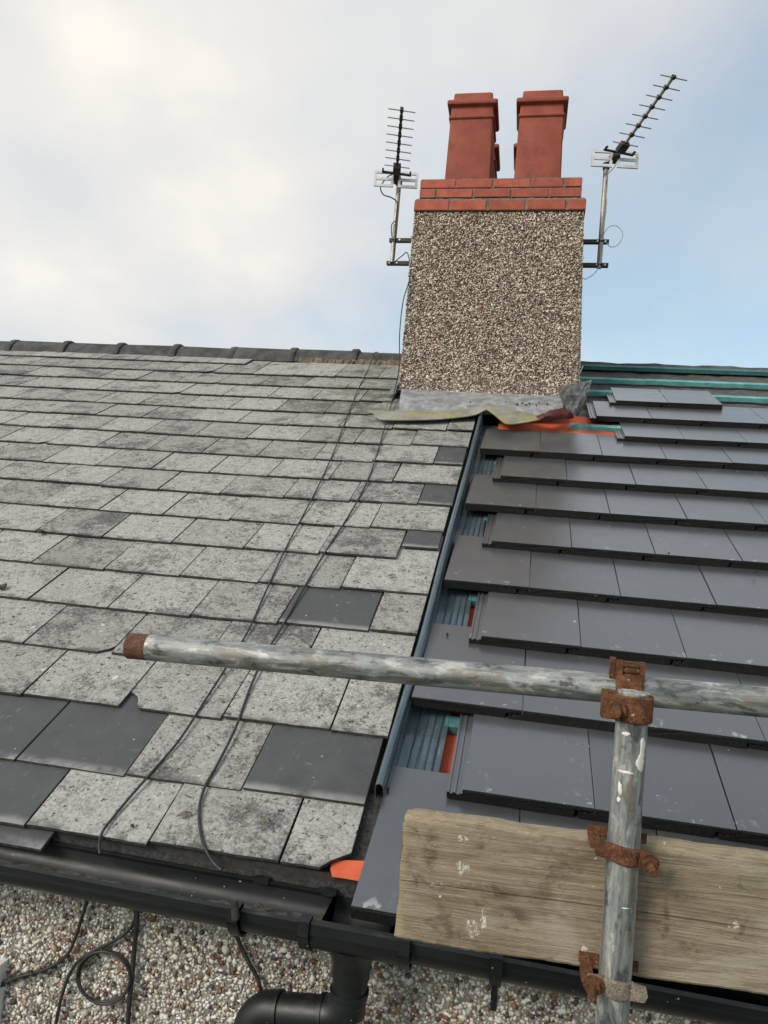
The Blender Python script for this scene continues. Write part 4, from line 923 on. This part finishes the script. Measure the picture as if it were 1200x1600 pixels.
pz = float(ledA[2] + dv[2] * (UX - ledA[0]))
Mp = Matrix.Translation((UX, PY, pz)) @ Matrix.Rotation(math.pi/2, 4, 'Y')
mb = MB(); band(mb, Mp, .0244, .0315, math.radians(95), math.radians(278), .021, 20); obj('ledger_saddle', mb, RUST, cp, 40)
mb = MB(); band(mb, Mp, .0244, .0305, math.radians(-70), math.radians(88), .018, 18); obj('ledger_flap', mb, RUST, cp, 40)
fr_ = MB(); z0 = pz + .018; y_ = PY - .020
fr_.box((UX - .022, y_, z0), (UX - .011, y_ + .014, z0 + .031)); fr_.box((UX + .016, y_, z0), (UX + .024, y_ + .014, z0 + .031)); fr_.box((UX - .0108, y_ + .001, z0 + .024), (UX + .0158, y_ + .013, z0 + .0305)); fr_.box((UX - .0108, y_ + .001, z0), (UX + .0158, y_ + .013, z0 + .007))
fr_.box((UX - .031, y_ + .004, z0 - .004), (UX - .0222, y_ + .020, z0 + .034)); obj('bolt_yoke', fr_, RUST, cp)
mb = MB(); mb.cyl((UX - .010, y_ + .009, z0 + .0155), (UX + .0155, y_ + .009, z0 + .0155), .0062, 12); obj('bolt', mb, RUST, cp, 40)
mb = MB(); mb.cyl((UX, UY, Z0 + .5145), (UX, UY, Z0 + .517), .0238, 28); obj('mortar_plug', mb, PLUG, cp)
# board clamps
def board_clamp(z, label, mat, nut_side, tilt):
    t = thing('board_clamp', label, 'clamp', (UX, UY, Z0 + z - .02)); s = nut_side
    R_ = Matrix.Rotation(tilt, 4, 'Y')
    M = vbase(z) @ R_
    mb = MB(); band(mb, M, .0245, .0295, math.radians(205), math.radians(335), .0115, 20, .18)
    for sg in (-1, 1):
        mb.prism([(-.006, -.0125), (.016, -.0105), (.0195, 0), (.016, .0105), (-.006, .0125)], M @ Matrix.Translation((sg * .026, -.0185, 0)) @ Matrix.Rotation(-math.pi/2, 4, 'X') @ (Matrix.Rotation(math.pi, 4, 'Z') if sg < 0 else Matrix.Identity(4)) @ Matrix.Translation((0, 0, -.0025)), .006)
    obj('band', mb, mat, t, 40)
    mb = MB(); c = M @ Vector((s * .034, -.0245, 0)); d = (R_ @ Vector((s * .16, -1, -.22))); hexnut(mb, c, d, .0122, .0095, .0062, .017); obj('nut_and_bolt', mb, RUST, t, 40)
    mb = MB(); mb.box((UX - .052, UY + .0255, Z0 + z + .006), (UX + .038, UY + .0285, Z0 + z + .022)); mb.box((UX - .051, UY - .016, Z0 + z + .002), (UX - .034, UY + .0252, Z0 + z + .010)) if s > 0 else mb.box((UX - .050, UY - .014, Z0 + z - .004), (UX - .032, UY + .0252, Z0 + z + .006)); obj('back_plate', mb, RUST, t)
bz_hi = on_y(975, 1338, UY - .024)[2] - Z0; bz_lo = on_y(958, 1546, UY - .024)[2] - Z0
board_clamp(bz_hi, 'rusty clamp pinching the top edge of the scaffold board', RUST, 1, .10)
board_clamp(bz_lo, 'mud caked pale clamp with rusty bolt under the scaffold board', RUSTGREY, -1, .05)
# scaffold board on edge behind the upright
BYF, BYB = -.2135, -.1755
pA = on_y(636, 1270, BYF); pB = on_y(621, 1470, BYF); pC = on_y(1200, 1338, BYF); pD = on_y(1200, 1558, BYF)
bx0 = (pA[0] + pB[0]) / 2; tl = (pC[2] - pA[2]) / (pC[0] - pA[0]); bh = ((pA[2] - pB[2]) + (pC[2] - pD[2])) / 2
LB = 2.4; mb = MB(); rings = []; r_ = random.Random(5)
NX = 260
ys = BYB - BYF
for i in range(NX + 1):
    x = LB * (i / NX) ** 1.25
    e = 1 if x < .012 else 0
    topw = .0022 * math.sin(x * 19) + .0016 * math.sin(x * 47 + 1) + r_.uniform(-.0009, .0009)
    chew = -.006 * math.exp(-((x - .0) / .012) ** 2) - .004 * math.exp(-((x - .24) / .05) ** 2)
    ck = bh * (.47 + .018 * math.sin(x * 3.1) - .02 * x)
    cd = .0055 * (1 if x < .75 else .7)
    j = lambda a=.0006: r_.uniform(-a, a)
    bt_ = .0012 * math.sin(x * 23 + 2) + j(.0007)
    fr = [(0 + j(), 0.006 + bt_), (0 + j(), bh * .12), (j(.0004), bh * .25), (j(.0004), bh * .36), (j(.0003), ck - .0016 + j(.0005)), (cd, ck), (j(.0003), ck + .0013 + j(.0005)), (j(.0004), bh * .60), (j(.0004), bh * .74), (j(), bh * .88), (j(), bh - .010 + topw + chew), (.004 + j(.001), bh - .003 + topw + chew), (ys * .35, bh + topw + chew + j(.001)), (ys * .7, bh + .0004 + topw * .6 + chew), (ys - .004, bh - .002 + topw * .4 + chew), (ys, bh - .006), (ys, .006), (ys - .005, .001), (ys * .5, 0 + bt_ * .4), (.005, .001 + bt_)]
    dx = 0
    rings.append([(x + (r_.uniform(-.0025, .0025) if i == 0 else 0) + (.006 * (zz / bh - .5) if i == 0 else 0), yy, zz) for yy, zz in fr])
mb.loft(rings, True, True)
bo = thing('scaffold_board', 'weathered grey timber scaffold board on edge with paint splashes', 'scaffold board', (bx0, BYF, pB[2]))
o = bpy.data.objects.new('plank', mesh_of('plank', mb, WOOD, 35)); C.objects.link(o); o.parent = bo; o.rotation_euler = (0, -math.atan(tl), 0)

# ------------------------------------------------------------------ small litter on the old slates
def clump(x, y, n, sx, sy, sz, mat, label, cat, seed, name):
    r = np.random.default_rng(seed); mb = MB(); p = on_roof(x, y, n); 
    V = IV * np.array([sx, sy, sz]); fs = [tuple(f) for f in IF]
    for k in range(16):
        q = r.normal(0, .33, 3) * np.array([sx, sy, sz * .6]); mb.add([tuple(RW @ (v * r.uniform(.35, .62) + q) + p) for v in V], fs)
    return obj(name, mb, mat, None, 60, label, cat)
clump(62, 830, -.022, .017, .014, .012, MOSS, 'brown green moss cushion lying on the slates', 'moss', 1, 'moss_clump')
clump(4, 917, -.020, .013, .016, .016, DEBRIS, 'grey stone chip resting against a slate edge', 'stone', 2, 'stone_chip')
clump(207, 1290, -.020, .006, .005, .003, MOSS, 'tiny dark lump beside the cable near the gutter', 'moss', 3, 'moss_clump')
clump(404, 1414, -.075, .010, .006, .005, MOSS, 'small moss tuft inside the gutter by the outlet', 'moss', 4, 'moss_clump')
def leaf(x, y, ang, l, lab, seed):
    p = on_roof(x, y, -.0205); r = random.Random(seed); mb = MB(); P = []
    for i in range(8):
        t = i / 7; w = .22 * math.sin(math.pi * min(max(t, .03), .97)) * l; a = ang + .5 * (t - .5); c = np.array([math.cos(ang) * l * (t - .5) - math.sin(ang) * .1 * l * t * t, math.sin(ang) * l * (t - .5) + math.cos(ang) * .1 * l * t * t, .003 * math.sin(t * 3)])
        P.append([tuple(p + RW @ (c + np.array([-math.sin(ang) * w * k, math.cos(ang) * w * k, .003 * abs(k) + .001]))) for k in (-1, 0, 1)])
    mb.grid(P); obj('dry_leaf', mb, DEBRIS, None, 60, lab, 'leaf')
leaf(288, 1275, .4, .034, 'curled dry leaf on a pale slate above the gutter', 1)
leaf(413, 1283, -.6, .030, 'pale curled leaf between the slates near the trough', 2)
leaf(612, 901, .3, .030, 'small dark leaf curl on the slate beside the trough', 3)
leaf(556, 910, .2, .020, 'tiny dark leaf speck on the wide slate', 4)
